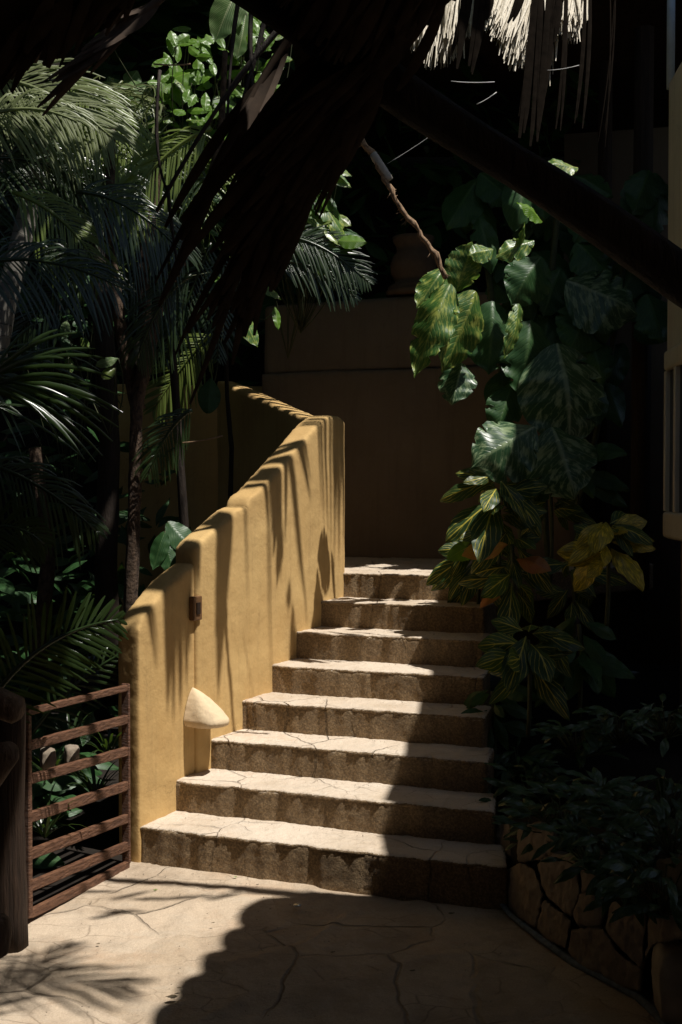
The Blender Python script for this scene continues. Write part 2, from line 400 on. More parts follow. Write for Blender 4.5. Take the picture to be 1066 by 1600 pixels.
# ---------------------------------------------------------------- GROUND AND PAVING
g = MB(); g.add([(-60, -60, -.12), (60, -60, -.12), (60, 60, -.12), (-60, 60, -.12)], [[0, 1, 2, 3]])
tag(g.build('ground', M['soil']), kind='structure')
mb = MB(); nx, ny = 300, 270; X0, X1, Y0, Y1 = -2.2, 2.6, 2.2, 6.4
vs = []
for j in range(ny + 1):
    for i in range(nx + 1):
        x = X0 + (X1 - X0) * i / nx; y = Y0 + (Y1 - Y0) * j / ny
        z = .012 * noise.noise(Vector((x * 1.3, y * 1.3, 0))) + .005 * noise.noise(Vector((x * 5, y * 5, 2))) + .0035 * noise.noise(Vector((x * 16, y * 16, 5)))
        wv = Vector((x, y, 0)) * 1.9 + .25 * Vector((noise.noise(Vector((x * 2, y * 2, 7))), noise.noise(Vector((x * 2, y * 2, 17))), 0))
        ds, ps = noise.voronoi(wv); e_ = ds[1] - ds[0]
        z += .012 * (noise.cell(ps[0] * 3.1 + Vector((.5, .5, .5))) - .5) * min(1, e_ * 9) - (.004 if e_ < .022 else 0) * max(0, noise.noise(Vector((x * 1.5, y * 1.5, 30))) + .55)
        vs.append((x, y, z + GZ))
mb.add(vs, [[j * (nx + 1) + i, j * (nx + 1) + i + 1, (j + 1) * (nx + 1) + i + 1, (j + 1) * (nx + 1) + i] for j in range(ny) for i in range(nx)])
tag(mb.build('paved_path', M['paving']), kind='structure')
mb = MB(); mb.add([(-6, -8, -.038), (6, -8, -.038), (6, 2.2, -.038), (-6, 2.2, -.038)], [[0, 1, 2, 3]])
tag(mb.build('terrace', M['paving']), kind='structure')

# ---------------------------------------------------------------- STAIRS
st = thing('stone_staircase', P0, 'flagstone stairs with rough brown risers climbing beside the ochre wall', 'staircase')
PXR = {1: 788, 2: 768, 3: 758, 4: 754, 5: 752, 6: 750, 7: 752, 8: 760}
for k in range(1, 9):
    ml = left_m(k) - .02 if k > 1 else -.005; mr = m_at_px(k, k * H, PXR[k]) + (.02 if k > 1 else .02)
    mr2 = (m_at_px(k + 1, 0, PXR.get(k + 1, 765)) + .06)
    r2 = 1.10 if k < 8 else 5.5
    a, b = nose(k, ml), nose(k, mr); c = nose(k + r2, mr2 if k < 8 else mr + .9); d = nose(k + r2, left_m(k + r2) - .03 if k < 8 else left_m(10) - 1.0)
    n = 44; front = []
    rk = random.Random(k)
    for i in range(n + 1):
        t = i / n; q = a.lerp(b, t); q = q + U * (rk.uniform(-.004, .004) + .010 * noise.noise(Vector((q.x * 7, k * 3.3, 0))) + .006 * noise.noise(Vector((q.x * 22, k * 3.3, 5))) + (.0 if k > 1 else .05 * max(0, t - .8) * 5 * (t - .8)))
        front.append((q.x, q.y))
    poly = front + [(c.x, c.y), (d.x, d.y)]
    zb = (k - 1) * H - (.03 if k > 1 else .07)
    o = prism(poly, zb, k * H - .007).build('step', M['tread'], st)
    soften(o, .012, 4, ((.30, .014), (.05, .0025), (.016, .004)))
    # flagstone tread slab, its edge a little proud of the riser
    pr = []
    for i, (x, y) in enumerate(front):
        q = Vector((x, y, 0)) + U * (-.004 + .010 * noise.noise(Vector((x * 14, k * 5.1, 2)))); pr.append((q.x, q.y))
    t = prism(pr + [(c.x, c.y), (d.x, d.y)], k * H - .024, k * H).build('tread', M['tread'], o)
    soften(t, .0105, 4, ((.16, .010), (.03, .008)))

# ---------------------------------------------------------------- STAIR PARAPET WALL (stepped, rounded top)
def wall_profile(pts, off, thick, name, label=None, parent=None, zlow=-.08, extra=0):
    """pts: (px,py) of the top outline on the stair-side face"""
    sz = [wall_z(px, py, off) for px, py in pts]
    mb = MB(); a = [P0 + UL * s + VL * off + Vector((0, 0, z)) for s, z in sz]
    b = [P0 + UL * s + VL * (off - thick) + Vector((0, 0, z)) for s, z in sz]
    n = len(a); lo = zlow
    al = [Vector((p.x, p.y, lo)) for p in a]; bl = [Vector((p.x, p.y, lo)) for p in b]
    vs = a + b + al + bl
    fs = []
    for i in range(n - 1):
        fs += [[i, i + 1, n + i + 1, n + i], [2 * n + i, 2 * n + i + 1, i + 1, i], [n + i, n + i + 1, 3 * n + i + 1, 3 * n + i], [2 * n + i + 1, 2 * n + i, 3 * n + i, 3 * n + i + 1]]
    fs += [[0, n, 3 * n, 2 * n], [n - 1, 3 * n - 1, 4 * n - 1, 2 * n - 1]]
    mb.add(vs, fs); bm = mb.build(name, M['stucco'], parent)
    return bm
pw = thing('stair_parapet', P0, 'ochre stucco parapet with stepped rounded top on the left of the stairs', 'parapet wall')
o = wall_profile([(215, 984), (224, 962), (266, 910), (290, 890), (322, 866)], 0, .135, 'lower_wall', parent=pw)
soften(o, .0125, 16, ((.5, .02), (.02, .0018)))
o = wall_profile([(307, 856), (316, 845), (357, 808), (372, 795), (384, 791), (404, 784)], .018, .150, 'middle_wall', parent=pw)
soften(o, .0125, 16, ((.5, .02), (.02, .0018)))
o = wall_profile([(386, 792), (392, 777), (404, 768), (437, 732), (479, 683), (500, 660), (516, 649), (532, 650), (541, 660)], .021, .16, 'upper_wall', parent=pw)
soften(o, .0125, 16, ((.5, .02), (.02, .0018)))

# switch plate on the wall corner
s1, z1 = wall_z(302, 950, 0); pc = P0 + UL * s1 + Vector((0, 0, z1)) + VL * .014
sp = thing('wall_switch', pc, 'small brown switch plate on the ochre wall above the stucco lamp shade', 'switch')
m = MB(); box(m, pc, UL, VL, (0, 0, 1), .075, .03, .125); o = m.build('plate', M['plate'], sp, False); b = o.modifiers.new('b', 'BEVEL'); b.width = .006; b.segments = 2
m = MB(); box(m, pc + VL * .017 + Vector((0, 0, .0)), UL, VL, (0, 0, 1), .03, .008, .06); m.build('rocker', M['plate_dark'], sp, False)

# stucco lamp shade: quarter cone against the wall, hollow below
sA, zA = wall_z(285, 1134, 0); sB, zB = wall_z(327, 1134, 0)
sm, zt = wall_z(306, 1072, 0); zb = zA - .005
cen = P0 + UL * ((sA + sB) / 2) + VL * .002; hwid = (sB - sA) / 2
mb = MB(); vs = []; fs = []; na, nz = 22, 12
lampo = cen + Vector((0, 0, zb))
for i in range(nz + 1):
    t = i / nz; rr = (1 - t ** 1.25) ** .78 * (1 - .12 * max(0, .12 - t) / .12)
    z = zb + (zt - zb) * t
    for k in range(na + 1):
        an = math.pi * k / na
        vs.append(cen - UL * hwid * .32 * t + UL * math.cos(an) * hwid * rr + VL * (max(0, math.sin(an)) ** .5 * .20 * rr) + Vector((0, 0, z)))
inner = len(vs)
for i in range(nz + 1):
    t = i / nz * .86; rr = ((1 - t ** 1.25) ** .78) * .86
    z = zb - .004 + (zt - zb) * t
    for k in range(na + 1):
        an = math.pi * k / na
        vs.append(cen - UL * hwid * .32 * t + UL * math.cos(an) * hwid * rr + VL * (max(0, math.sin(an)) ** .5 * .20 * rr) + Vector((0, 0, z)))
for i in range(nz):
    for k in range(na):
        a = i * (na + 1) + k; fs.append([a, a + 1, a + na + 2, a + na + 1]); a += inner; fs.append([a + 1, a, a + na + 1, a + na + 2])
for k in range(na): fs.append([k + 1, k, inner + k, inner + k + 1])
mb.add(vs, fs)
lp = thing('wall_lamp', lampo, 'half-cone stucco lamp shade fixed low on the ochre wall', 'wall lamp')
o = mb.build('lamp_shade', M['shade_stucco'], lp); sm_ = o.modifiers.new('s', 'SUBSURF'); sm_.levels = 1; sm_.render_levels = 2
d_ = o.modifiers.new('d', 'DISPLACE'); d_.texture = clouds(.05); d_.strength = .006; d_.texture_coords = 'GLOBAL'
m = MB(); tube(m, [lampo + VL * .03 + Vector((0, 0, .10)), lampo + VL * .05 + Vector((0, 0, .02)), lampo + VL * .06 + UL * .01 + Vector((0, 0, -.012))], [.008, .018, .02], 8); m.build('bulb_holder', M['plate'], lp)
m = MB(); tube(m, bez(lampo + VL * .06 + UL * .06 + Vector((0, 0, .0)), lampo + VL * .09 + Vector((0, 0, -.03)), lampo + VL * .12 + UL * -.03 + Vector((0, 0, .0))), .003, 5); m.build('wire', M['cord'], lp)

# upper flight parapet, turning back to the left
sE, zE = wall_z(528, 662, -.05); Q1 = P0 + UL * (sE - .02) + VL * -.06
Q2 = W(352, 594, 8.35); Q1z = zE - .02
dq = Vector((Q2.x - Q1.x, Q2.y - Q1.y, 0)); Lq = dq.length; dq.normalize(); nq = Vector((-dq.y, dq.x, 0))
if nq.y > 0: nq = -nq
st2 = []; n = 16
for i in range(n + 1):
    t = i / n; p = Q1 + dq * Lq * t; z = Q1z + (Q2.z - Q1z) * (t ** 1.0)
    st2.append((p, z))
mb = MB(); vs = []
for p, z in st2:
    a = p + nq * .075; b = p - nq * .075
    vs += [(a.x, a.y, z), (b.x, b.y, z), (b.x, b.y, .9), (a.x, a.y, .9)]
fs = []
for i in range(n):
    for k in range(4): fs.append([i * 4 + k, i * 4 + (k + 1) % 4, i * 4 + 4 + (k + 1) % 4, i * 4 + 4 + k])
fs += [[3, 2, 1, 0], [n * 4, n * 4 + 1, n * 4 + 2, n * 4 + 3]]
mb.add(vs, fs); o = mb.build('landing_parapet', M['stucco'])
soften(o, .016, 14, ((.5, .02), (.02, .002)))
tag(o, 'ochre parapet of the upper flight, its sunlit top running back left from the stair head', 'parapet wall')

# ---------------------------------------------------------------- BACK WALLS
bk = thing('rear_garden_wall', W(600, 870, 8.3), 'dark brown wall closing the stair landing, with a low ledge line', 'garden wall')
def slab_wall(a, b, z0, z1, th, name, mat, parent=None, vox=.03):
    a = Vector((a[0], a[1], 0)); b = Vector((b[0], b[1], 0)); d = (b - a).normalized(); nn = Vector((-d.y, d.x, 0))
    o = prism([(a.x, a.y), (b.x, b.y), ((b + nn * th).x, (b + nn * th).y), ((a + nn * th).x, (a + nn * th).y)], z0, z1).build(name, mat, parent)
    if vox: soften(o, vox, 4, ((.6, .02),))
    return o
bA = W(408, 700, 8.75); bB = W(900, 700, 7.9)
zt1 = W(600, 575, 8.35).z; zt2 = W(600, 462, 8.35).z
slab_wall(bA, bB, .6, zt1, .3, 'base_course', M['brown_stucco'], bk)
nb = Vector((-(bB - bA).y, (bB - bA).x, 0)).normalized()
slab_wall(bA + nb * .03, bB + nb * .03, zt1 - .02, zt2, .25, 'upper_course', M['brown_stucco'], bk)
o = slab_wall(W(180, 700, 8.9), W(420, 700, 9.2), .3, W(300, 600, 9).z, .2, 'planter_back_wall', M['stucco'])
tag(o, 'shaded ochre wall behind the trunks, left of the stair parapet', 'garden wall')
# urn on the back wall
up = W(646, 458, 8.5); ur = thing('clay_urn', up, 'squat clay urn in deep shade on top of the rear wall', 'urn')
def lathe(mb, prof, c, n=28, sx=1):
    vs = []
    for r_, z in prof:
        for k in range(n):
            an = 2 * math.pi * k / n; vs.append((c.x + r_ * math.cos(an), c.y + r_ * math.sin(an), c.z + z))
    fs = [[i * n + k, i * n + (k + 1) % n, (i + 1) * n + (k + 1) % n, (i + 1) * n + k] for i in range(len(prof) - 1) for k in range(n)]
    fs.append(list(range(n))[::-1]); mb.add(vs, fs); return mb
sc_ = 8.5 / FPX
lathe(MB(), [(.20, 0), (.20, 0.04), (.175, .06), (.14, .075), (.15, .10), (.175, .15), (.18, .22), (.16, .28), (.13, .32), (.135, .36), (.16, .40), (.165, .43), (.14, .43), (.11, .38), (.12, .3)], up).build('urn_body', M['terra'], ur)
lathe(MB(), [(.205, -.03), (.215, -.02), (.215, .012), (.2, .02)], up).build('urn_foot', M['terra'], ur)

# ---------------------------------------------------------------- RIGHT BUILDING (corner, window)
hd = R(5); bu = Vector((math.sin(hd), math.cos(hd), 0)); bv = Vector((bu.y, -bu.x, 0))   # bv points away from the stairs
cor = W(1041, 700, 6.8); cor.z = 0
bl = thing('plastered_building', cor, 'beige plastered building corner with a shuttered window at the right edge', 'building')
def bbox_(s0, s1, o0, o1, z0, z1, name, mat, par=bl, bev=.012):
    c = cor - bu * ((s0 + s1) / 2) + bv * ((o0 + o1) / 2); m = MB()
    box(m, Vector((c.x, c.y, (z0 + z1) / 2)), bu, bv, (0, 0, 1), s1 - s0, o1 - o0, z1 - z0)
    o = m.build(name, mat, par, False)
    if bev: b = o.modifiers.new('b', 'BEVEL'); b.width = bev; b.segments = 3
    return o
def z_at(px, py, s, off=0):
    p = cor - bu * s + bv * off; r = ray(px, py); return EYE + r.z * (p.y / r.y)
zlo = z_at(1035, 850, .3); zhi = z_at(1040, 130, 0)
bbox_(0, .85, 0, .3, zlo + .02, zhi, 'upper_wall', M['beige'])
bbox_(.1, .85, .07, .3, -.05, zlo + .02, 'lower_wall', M['terra_wall'])
bbox_(0.01, .84, .302, 3, -.1, zhi - .01, 'front_wall', M['brown_stucco'])
# window surround: four bars and mullions standing proud of the wall
w0, w1 = .12, .84; zs0, zs1 = z_at(1030, 800, .3), z_at(1030, 575, .3)
wf = bbox_(w0, w1, -.045, .0, zs0 - .16, zs0, 'window_frame', M['beige'], bl, .02)
bbox_(w0, w1, -.045, 0, zs1, zs1 + .12, 'window_head', M['beige'], bl, .02)
bbox_(w0 + .03, w1 - .03, -.012, -.002, zs0, zs1, 'window_pane', M['window'], bl, 0)
for s in (w0, w0 + .27, w0 + .56): bbox_(s, s + .045, -.042, -.006, zs0 + .001, zs1 - .001, 'mullion', M['beige'], bl, .008)
m = MB(); pp = cor + bv * .02 + bu * .04; tube(m, [(pp.x, pp.y, zhi - .02), (pp.x, pp.y, 5.2)], .026, 10)
tag(m.build('drain_pipe', M['pipe']), 'thin pale blue-grey pipe rising above the building corner', 'pipe')
# dark door frame posts behind, under the thatch
for px, wd, d in ((1005, .10, 7.6), (945, .07, 8.2)):
    a = W(px, 0, d); m = MB(); tube(m, [(a.x, a.y, 1.0), (a.x + .01, a.y, 5)], wd / 2 + .02, 8)
    tag(m.build('roof_post', M['post']), 'dim brown timber post %s' % ('beside the plastered building corner' if px > 1000 else 'left of the post at the building corner'), 'post', 'posts under the rear roof')
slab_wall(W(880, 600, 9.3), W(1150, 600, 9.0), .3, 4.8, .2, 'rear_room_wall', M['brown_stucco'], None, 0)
tag(bpy.data.objects['rear_room_wall'], 'dark brown wall in the shade behind the roof posts', 'wall')

# ---------------------------------------------------------------- PLANTER (boulder retaining wall on the right)
base_px = [(782, 1408), (800, 1432), (850, 1470), (900, 1508), (950, 1535), (1000, 1560), (1040, 1600), (1075, 1640)]
bp = [G(x, y) for x, y in base_px]
soilp = [(p.x + .09, p.y + .05) for p in bp]
far = [(2.6, 2.9), (2.6, 8.6), (1.2, 8.3), (1.05, 7.4), (.86, 6.5), (.76, 5.6)]
ret = thing('boulder_retaining_wall', bp[0], 'low wall of rounded tan boulders curving along the paving by the dark plants', 'retaining wall')
def boulder(cx, cy, cz, sx, sy, sz, yaw, seed, parent, name='boulder', square=.45, n=20):
    r = random.Random(seed); mb = MB(); vs = []; c, s = math.cos(yaw), math.sin(yaw); o = Vector((r.uniform(0, 50), r.uniform(0, 50), 0))
    for i in range(n + 1):
        ph = math.pi * i / n
        for k in range(n * 2):
            an = math.pi * k / n; v = Vector((math.sin(ph) * math.cos(an), math.sin(ph) * math.sin(an), math.cos(ph)))
            m_ = max(abs(v.x), abs(v.y), abs(v.z)); v = v / (m_ ** square)
            v = v * (1 + .11 * noise.noise(v * 1.6 + o) + .04 * noise.noise(v * 5 + o))
            x, y, z = v.x * sx, v.y * sy, v.z * sz
            vs.append((cx + x * c - y * s, cy + x * s + y * c, cz + z))
    fs = [[i * 2 * n + k, (i + 1) * 2 * n + k, (i + 1) * 2 * n + (k + 1) % (2 * n), i * 2 * n + (k + 1) % (2 * n)] for i in range(n) for k in range(2 * n)]
    mb.add(vs, fs); return mb.build(name, M['boulder'], parent)
# each stone traced as a polygon on the curved face of the wall
def face_d(x):
    if x < base_px[0][0]: return G(*base_px[0]).y + .10
    for a, b in zip(base_px, base_px[1:]):
        if a[0] <= x <= b[0]:
            t = (x - a[0]) / (b[0] - a[0]); return G(x, a[1] + (b[1] - a[1]) * t).y + .03
stones = [[(788, 1362), (812, 1350), (835, 1357), (849, 1398), (838, 1446), (815, 1440), (796, 1420)], [(838, 1350), (870, 1334), (900, 1338), (906, 1398), (893, 1432), (853, 1400)],
    [(851, 1405), (892, 1438), (885, 1484), (858, 1472), (841, 1452)], [(906, 1398), (945, 1388), (952, 1410), (938, 1446), (904, 1446), (897, 1432)],
    [(894, 1452), (942, 1450), (965, 1486), (1003, 1516), (1002, 1552), (950, 1536), (905, 1508), (886, 1486)], [(955, 1412), (985, 1404), (1010, 1432), (1004, 1512), (968, 1482), (946, 1450)],
    [(1013, 1436), (1040, 1418), (1080, 1405), (1085, 1462), (1022, 1476), (1008, 1500)], [(905, 1336), (940, 1326), (955, 1350), (950, 1386), (910, 1394)], [(960, 1340), (1000, 1332), (1020, 1360), (1008, 1425), (985, 1400), (956, 1404)],
    [(1025, 1345), (1075, 1335), (1080, 1400), (1040, 1413), (1014, 1430)], [(757, 1286), (785, 1280), (803, 1292), (806, 1338), (784, 1352), (765, 1330)], [(808, 1296), (845, 1285), (868, 1300), (868, 1330), (838, 1346), (812, 1345)]]
for i, poly in enumerate(stones):
    cx = sum(p[0] for p in poly) / len(poly); cy = sum(p[1] for p in poly) / len(poly)
    lean = lambda y: .10 * max(0, (1480 - y) / 150)
    fr = []; bk_ = []
    for x, y in poly:
        x2, y2 = cx + (x - cx) * 1.015, cy + (y - cy) * 1.015
        d = face_d(min(x2, 1070)) + lean(y2); 
        if i == 10: d += .16
        fr.append(W(x2, y2, d)); bk_.append(W(x2, y2, d + .16))
    n = len(poly); mb = MB(); c = sum(fr, Vector()) / n - Vector((.003, .008, 0))
    mb.add(fr + bk_ + [c], [[k, (k + 1) % n, 2 * n] for k in range(n)] + [[n + k for k in range(n)][::-1]] + [[(k + 1) % n, k, n + k, n + (k + 1) % n] for k in range(n)])
    o = mb.build('stone', M['boulder'], ret)
    soften(o, .008, 4, ((.14, .030), (.035, .012)))
p = W(1062, 1532, 3.74); s = 3.74 / FPX
o = boulder(p.x + .02, p.y, p.z, 50 * s, .12, 64 * s, R(-10), 77, None, 'corner_boulder', .5)
cb = mat_plain('grey_tan_boulder', (.42, .36, .28), .85, .5, 8); o.data.materials[0] = cb
tag(o, 'large squarish grey-tan boulder at the near end of the boulder wall', 'boulder')
poly = [(p.x, p.y) for p in [q + Vector((.06, .05, 0)) for q in bp]] + far
o = prism(poly, -.05, .30).build('planter_soil', M['soil']); tag(o, kind='structure')
m = MB()
for i in range(len(bp) - 1):
    a, b = bp[i], bp[i + 1]
tube(m, [p + Vector((-.005, .0, .006)) for p in bp], [.012, .016, .018, .022, .02, .018, .02, .02], 7, .6, .3, random.Random(2))
tag(m.build('mortar_strip', M['mortar']), 'blue-grey mortar seam along the foot of the boulder wall', 'mortar seam')

# ---------------------------------------------------------------- GATE
gl, gr_ = G(47, 1440), G(198, 1356)
gd = Vector((gr_.x - gl.x, gr_.y - gl.y, 0)); GL = gd.length; gd.normalize(); gn = Vector((gd.y, -gd.x, 0))
gt = thing('slatted_gate', (gl + gr_) / 2, 'red-brown timber gate of seven horizontal slats beside the wall end', 'gate')
def gz(px, py, s):
    p = gl + gd * s; r = ray(px, py); return EYE + r.z * (p.y / r.y)
sl_l = [1112, 1165, 1218, 1277, 1335, 1385, 1428]; sl_r = [1075, 1124, 1174, 1228, 1279, 1322, 1352]
for i, (a, b) in enumerate(zip(sl_l, sl_r)):
    za, zb_ = gz(47, a, 0), gz(198, b, GL); p0 = gl + Vector((0, 0, 0)); p1 = gl + gd * (GL + .01)
    A = Vector((p0.x, p0.y, za)); B = Vector((p1.x, p1.y, zb_)); d = (B - A).normalized(); u_ = d.cross(gn).normalized()
    m = MB(); nn = 10; hh = .027 if i in (0, 6) else .034
    hh = [.015, .021, .021, .022, .022, .021, .019][i]
    rr = random.Random(i + 30); vs = []
    for j in range(nn + 1):
        q = A.lerp(B, j / nn); k = hh * rr.uniform(.93, 1.05)
        for su, sg in ((-1, -1), (-1, 1), (1, 1), (1, -1)): vs.append(q + u_ * su * k + gn * sg * .013)
    fs = [[j * 4 + k, j * 4 + (k + 1) % 4, j * 4 + 4 + (k + 1) % 4, j * 4 + 4 + k] for j in range(nn) for k in range(4)] + [[3, 2, 1, 0], [nn * 4 + k for k in range(4)]]
    m.add(vs, fs); o = m.build('slat', M['gate'], gt, False); b = o.modifiers.new('b', 'BEVEL'); b.width = .004; b.segments = 2
for s, wd, px, nm in ((-.012, .024, 47, 'gate_stile'), (GL + .005, .014, 198, 'gate_stile')):
    p = gl + gd * s - gn * .004; m = MB(); z1 = gz(px, 1100 if s < 0 else 1068, max(0, s))
    box(m, (p.x, p.y, z1 / 2), gd, gn, (0, 0, 1), wd, .045, z1); o = m.build(nm, M['gate'], gt, False)
    b = o.modifiers.new('b', 'BEVEL'); b.width = .004
p0_ = G(18, 1478); p = Vector((p0_.x, p0_.y, 0)); m = MB()
zt_ = EYE + ray(20, 1090).z * (p.y / ray(20, 1090).y)
tube(m, [(p.x + .003 * math.sin(i), p.y, z) for i, z in enumerate([-.07, .1, .2, .3, .4, .5, .6, zt_ - .03, zt_])], [.064, .058, .060, .055, .058, .055, .057, .06, .045], 16, 1, .05, random.Random(3))
tag(m.build('gate_post', M['post']), 'round weathered timber post holding the left side of the slatted gate', 'post')
m = MB(); a = W(-60, 1085, 3.35); b = W(34, 1112, 3.32)
tube(m, [a, a.lerp(b, .5) + Vector((0, 0, .01)), a.lerp(b, .93), b], [.045, .047, .042, .026], 12, 1, .04, random.Random(4))
tag(m.build('top_rail_log', M['log']), 'thick round log rail ending on top of the gate post', 'log')
m = MB(); a = W(-50, 1260, 3.3); b = W(20, 1165, 3.28)
tube(m, [a, a.lerp(b, .5), a.lerp(b, .9), b], [.04, .045, .04, .022], 12, 1, .05, random.Random(5))
tag(m.build('driftwood_log', M['log']), 'knobbly driftwood log leaning in front of the gate post', 'log')
o = boulder(*W(-6, 1462, 3.22), .045, .05, .065, 0, 9, None, 'foot_stone', .3); o.data.materials[0] = M['log']
tag(o, 'rounded wood stump at the foot of the gate post', 'stump')
# planting bed behind the gate
bed = prism([(-6, 2.0), (gl.x - .25, 2.0), (gl.x - .05, gl.y), (gr_.x - .03, gr_.y + .02), (gr_.x + .02, gr_.y + .12), (-.4, 7.3), (-1.2, 9.5), (-6, 9.5)], -.115, .0).build('planting_bed', M['soil'])
tag(bed, kind='structure')

# ---------------------------------------------------------------- THATCH ROOFS (right, rear, near) whose eaves throw the shade
# eave of the right roof, from its shadow on the steps and paving
edge = []
for k, px in ((7, 700), (6, 704), (5, 691), (4, 671), (3, 650), (2, 618)):
    p = nose(k, m_at_px(k, 0, px)); p.z = k * H; edge.append(sunspace(p))
p = nose(2, m_at_px(2, 0, 612)); p.z = H; edge.append(sunspace(p))
gp = [(600, 1404), (520, 1400), (450, 1400), (418, 1408), (396, 1424), (394, 1442), (404, 1450), (376, 1454), (366, 1472), (376, 1486), (346, 1488), (336, 1506), (344, 1522), (314, 1526), (300, 1548), (306, 1562), (276, 1570), (262, 1592), (266, 1610), (230, 1645)]
gp = [gp[0]] + [((a[0] * u + b[0] * (1 - u)), (a[1] * u + b[1] * (1 - u))) for a, b in zip(gp, gp[1:]) for u in (.7, .3)] + [gp[-1]]
edge += [G(x, y) for x, y in gp]
if __name__ == '__main__':
    for e in edge[:8]: print('edge', [round(c, 2) for c in e])
def thatch_panel(pts, z0, th, name, parent, mat, rr, fringe=None, slope=None):
    zz = [z0 + (slope(p) if slope else 0) for p in pts]
    o = prism([(p[0], p[1]) for p in pts], zz, [z + th for z in zz]).build(name, mat, parent, False)
    return o
ZR = 4.7
rt = thing('right_thatch_roof', lift((2, 5, 0), ZR), 'thatched roof over the plastered building, right of the stairs', 'roof')
e3 = [lift(q, ZR) for q in edge]
far_pts = [Vector((7, 1.2, 0)), Vector((7, 9.5, 0)), lift((.2, 9.5, 0), ZR), lift((.10, 7.3, 0), ZR)]
pts = [(p.x, p.y) for p in e3[::-1]][::-1]
poly = [(p.x, p.y) for p in e3] + [(4.4, e3[-1].y - .6), (4.4, 6.55), (e3[0].x + .02, 6.55)]
poly = poly[::-1]
thatch_panel(poly, ZR, .14, 'thatch', rt, M['dry'], rnd)
# rear roof: front edge in front of landing
rr2 = thing('rear_thatch_roof', W(780, 0, 6.0), 'thatched roof at the back with bleached sunlit straw fringe above the stairs', 'roof')
ZB = 5.5
rear = [(-.7, 8.12), (-.15, 8.05), (0, 7.65), (.35, 7.4), (6, 7.4), (6, 13.5), (-2.6, 13.5), (-2.5, 9.15), (-1.9, 9.0), (-1.2, 8.9), (-1.0, 8.3)]
thatch_panel([lift(q, ZB)[:2] for q in rear], ZB, .15, 'thatch', rr2, M['dry'], rnd)
# bleached fringe seen at the top of the picture
rs = random.Random(11); mb = MB()
def tipy(px):
    pts = [(645, 50), (658, 78), (678, 108), (698, 108), (718, 95), (740, 55), (756, 20), (776, 10), (783, 50), (803, 82), (820, 112), (838, 95), (850, 60), (862, 135), (868, 60), (884, 50), (897, 70), (908, 45), (920, 0)]
    for a, b in zip(pts, pts[1:]):
        if a[0] <= px <= b[0]: return a[1] + (b[1] - a[1]) * (px - a[0]) / (b[0] - a[0])
    return 0
tops = []; tips = []
for i in range(1500):
    px = rs.choice([rs.uniform(650, 745), rs.uniform(778, 872), rs.uniform(780, 865), rs.uniform(868, 912)]); d = (6.9 if px > 760 else 7.6) + rs.uniform(-.12, .12)
    ty = tipy(px) * rs.uniform(.45, 1.03)
    fan = (px - (700 if px < 760 else 850)) * .10 + rs.uniform(-9, 9)
    tops.append(W(px + rs.uniform(-8, 8) + 8 - fan, -60, d + .25)); tips.append(W(px - 10 + fan + rs.uniform(-8, 8), ty, d - .22 + rs.uniform(-.05, .05)))
strands(mb, tops, tips, .017, rs, .05, 1.5)
mb.build('straw_fringe', M['straw'], rr2)
# roof purlin carrying the fringe
m = MB(); tube(m, [W(640, -75, 7.9), W(760, -75, 7.6), W(1000, -70, 7.2)], .05, 8); m.build('eave_pole', M['post'], rr2)
# long strips hanging between and before the fringe, shade put into their near-black colour
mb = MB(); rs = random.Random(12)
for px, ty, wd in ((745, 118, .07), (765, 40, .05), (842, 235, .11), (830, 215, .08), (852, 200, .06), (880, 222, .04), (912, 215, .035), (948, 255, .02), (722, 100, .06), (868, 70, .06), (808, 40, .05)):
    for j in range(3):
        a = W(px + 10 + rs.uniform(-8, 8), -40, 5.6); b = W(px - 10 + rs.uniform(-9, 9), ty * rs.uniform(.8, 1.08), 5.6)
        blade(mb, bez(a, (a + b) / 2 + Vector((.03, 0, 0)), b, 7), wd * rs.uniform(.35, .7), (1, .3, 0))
mb.build('dry_leaf_strips', M['shade_thatch'], rr2)

# near roof: thatch over the terrace the camera stands on
nr = thing('terrace_thatch_roof', (0, 1.5, 3.0), 'dark thatched roof with diagonal beam over the near terrace', 'roof')
ZN = 3.45
near = [(-9, 3.9), (-1.75, 3.9), (-1.5, 3.66), (-1.25, 3.45), (-.4, 3.42), (.2, 3.5), (4, 3.5), (4, -5), (-9, -5)]
thatch_panel([lift(q, ZN)[:2] for q in near][::-1], ZN, .15, 'thatch', nr, M['dry'], rnd)
# visible ragged underside, top left
rs = random.Random(5); mb = MB()
def low_y(px):
    pts = [(-60, 185), (0, 150), (60, 95), (110, 90), (150, 55), (210, 22), (240, -30), (400, -40), (455, -10), (490, 60), (560, 95), (640, 60), (700, 8), (730, -20)]
    for a, b in zip(pts, pts[1:]):
        if a[0] <= px <= b[0]: return a[1] + (b[1] - a[1]) * (px - a[0]) / (b[0] - a[0])
    return -20
vs = []; pxs = [-60 + 22 * i for i in range(37)]
for px in pxs: vs += [W(px, low_y(px) - 22, 2.45), W(px + 20, -160, 2.3)]
for px in pxs: vs += [W(px, low_y(px) - 22, 2.45) + Vector((0, .1, .06)), W(px + 20, -160, 2.3) + Vector((0, .1, .1))]
n = len(pxs); fs = []
for i in range(n - 1): fs += [[2 * i, 2 * i + 1, 2 * i + 3, 2 * i + 2], [2 * n + 2 * i, 2 * n + 2 * i + 2, 2 * n + 2 * i + 3, 2 * n + 2 * i + 1], [2 * i, 2 * i + 2, 2 * n + 2 * i + 2, 2 * n + 2 * i]]
mb.add(vs, fs)
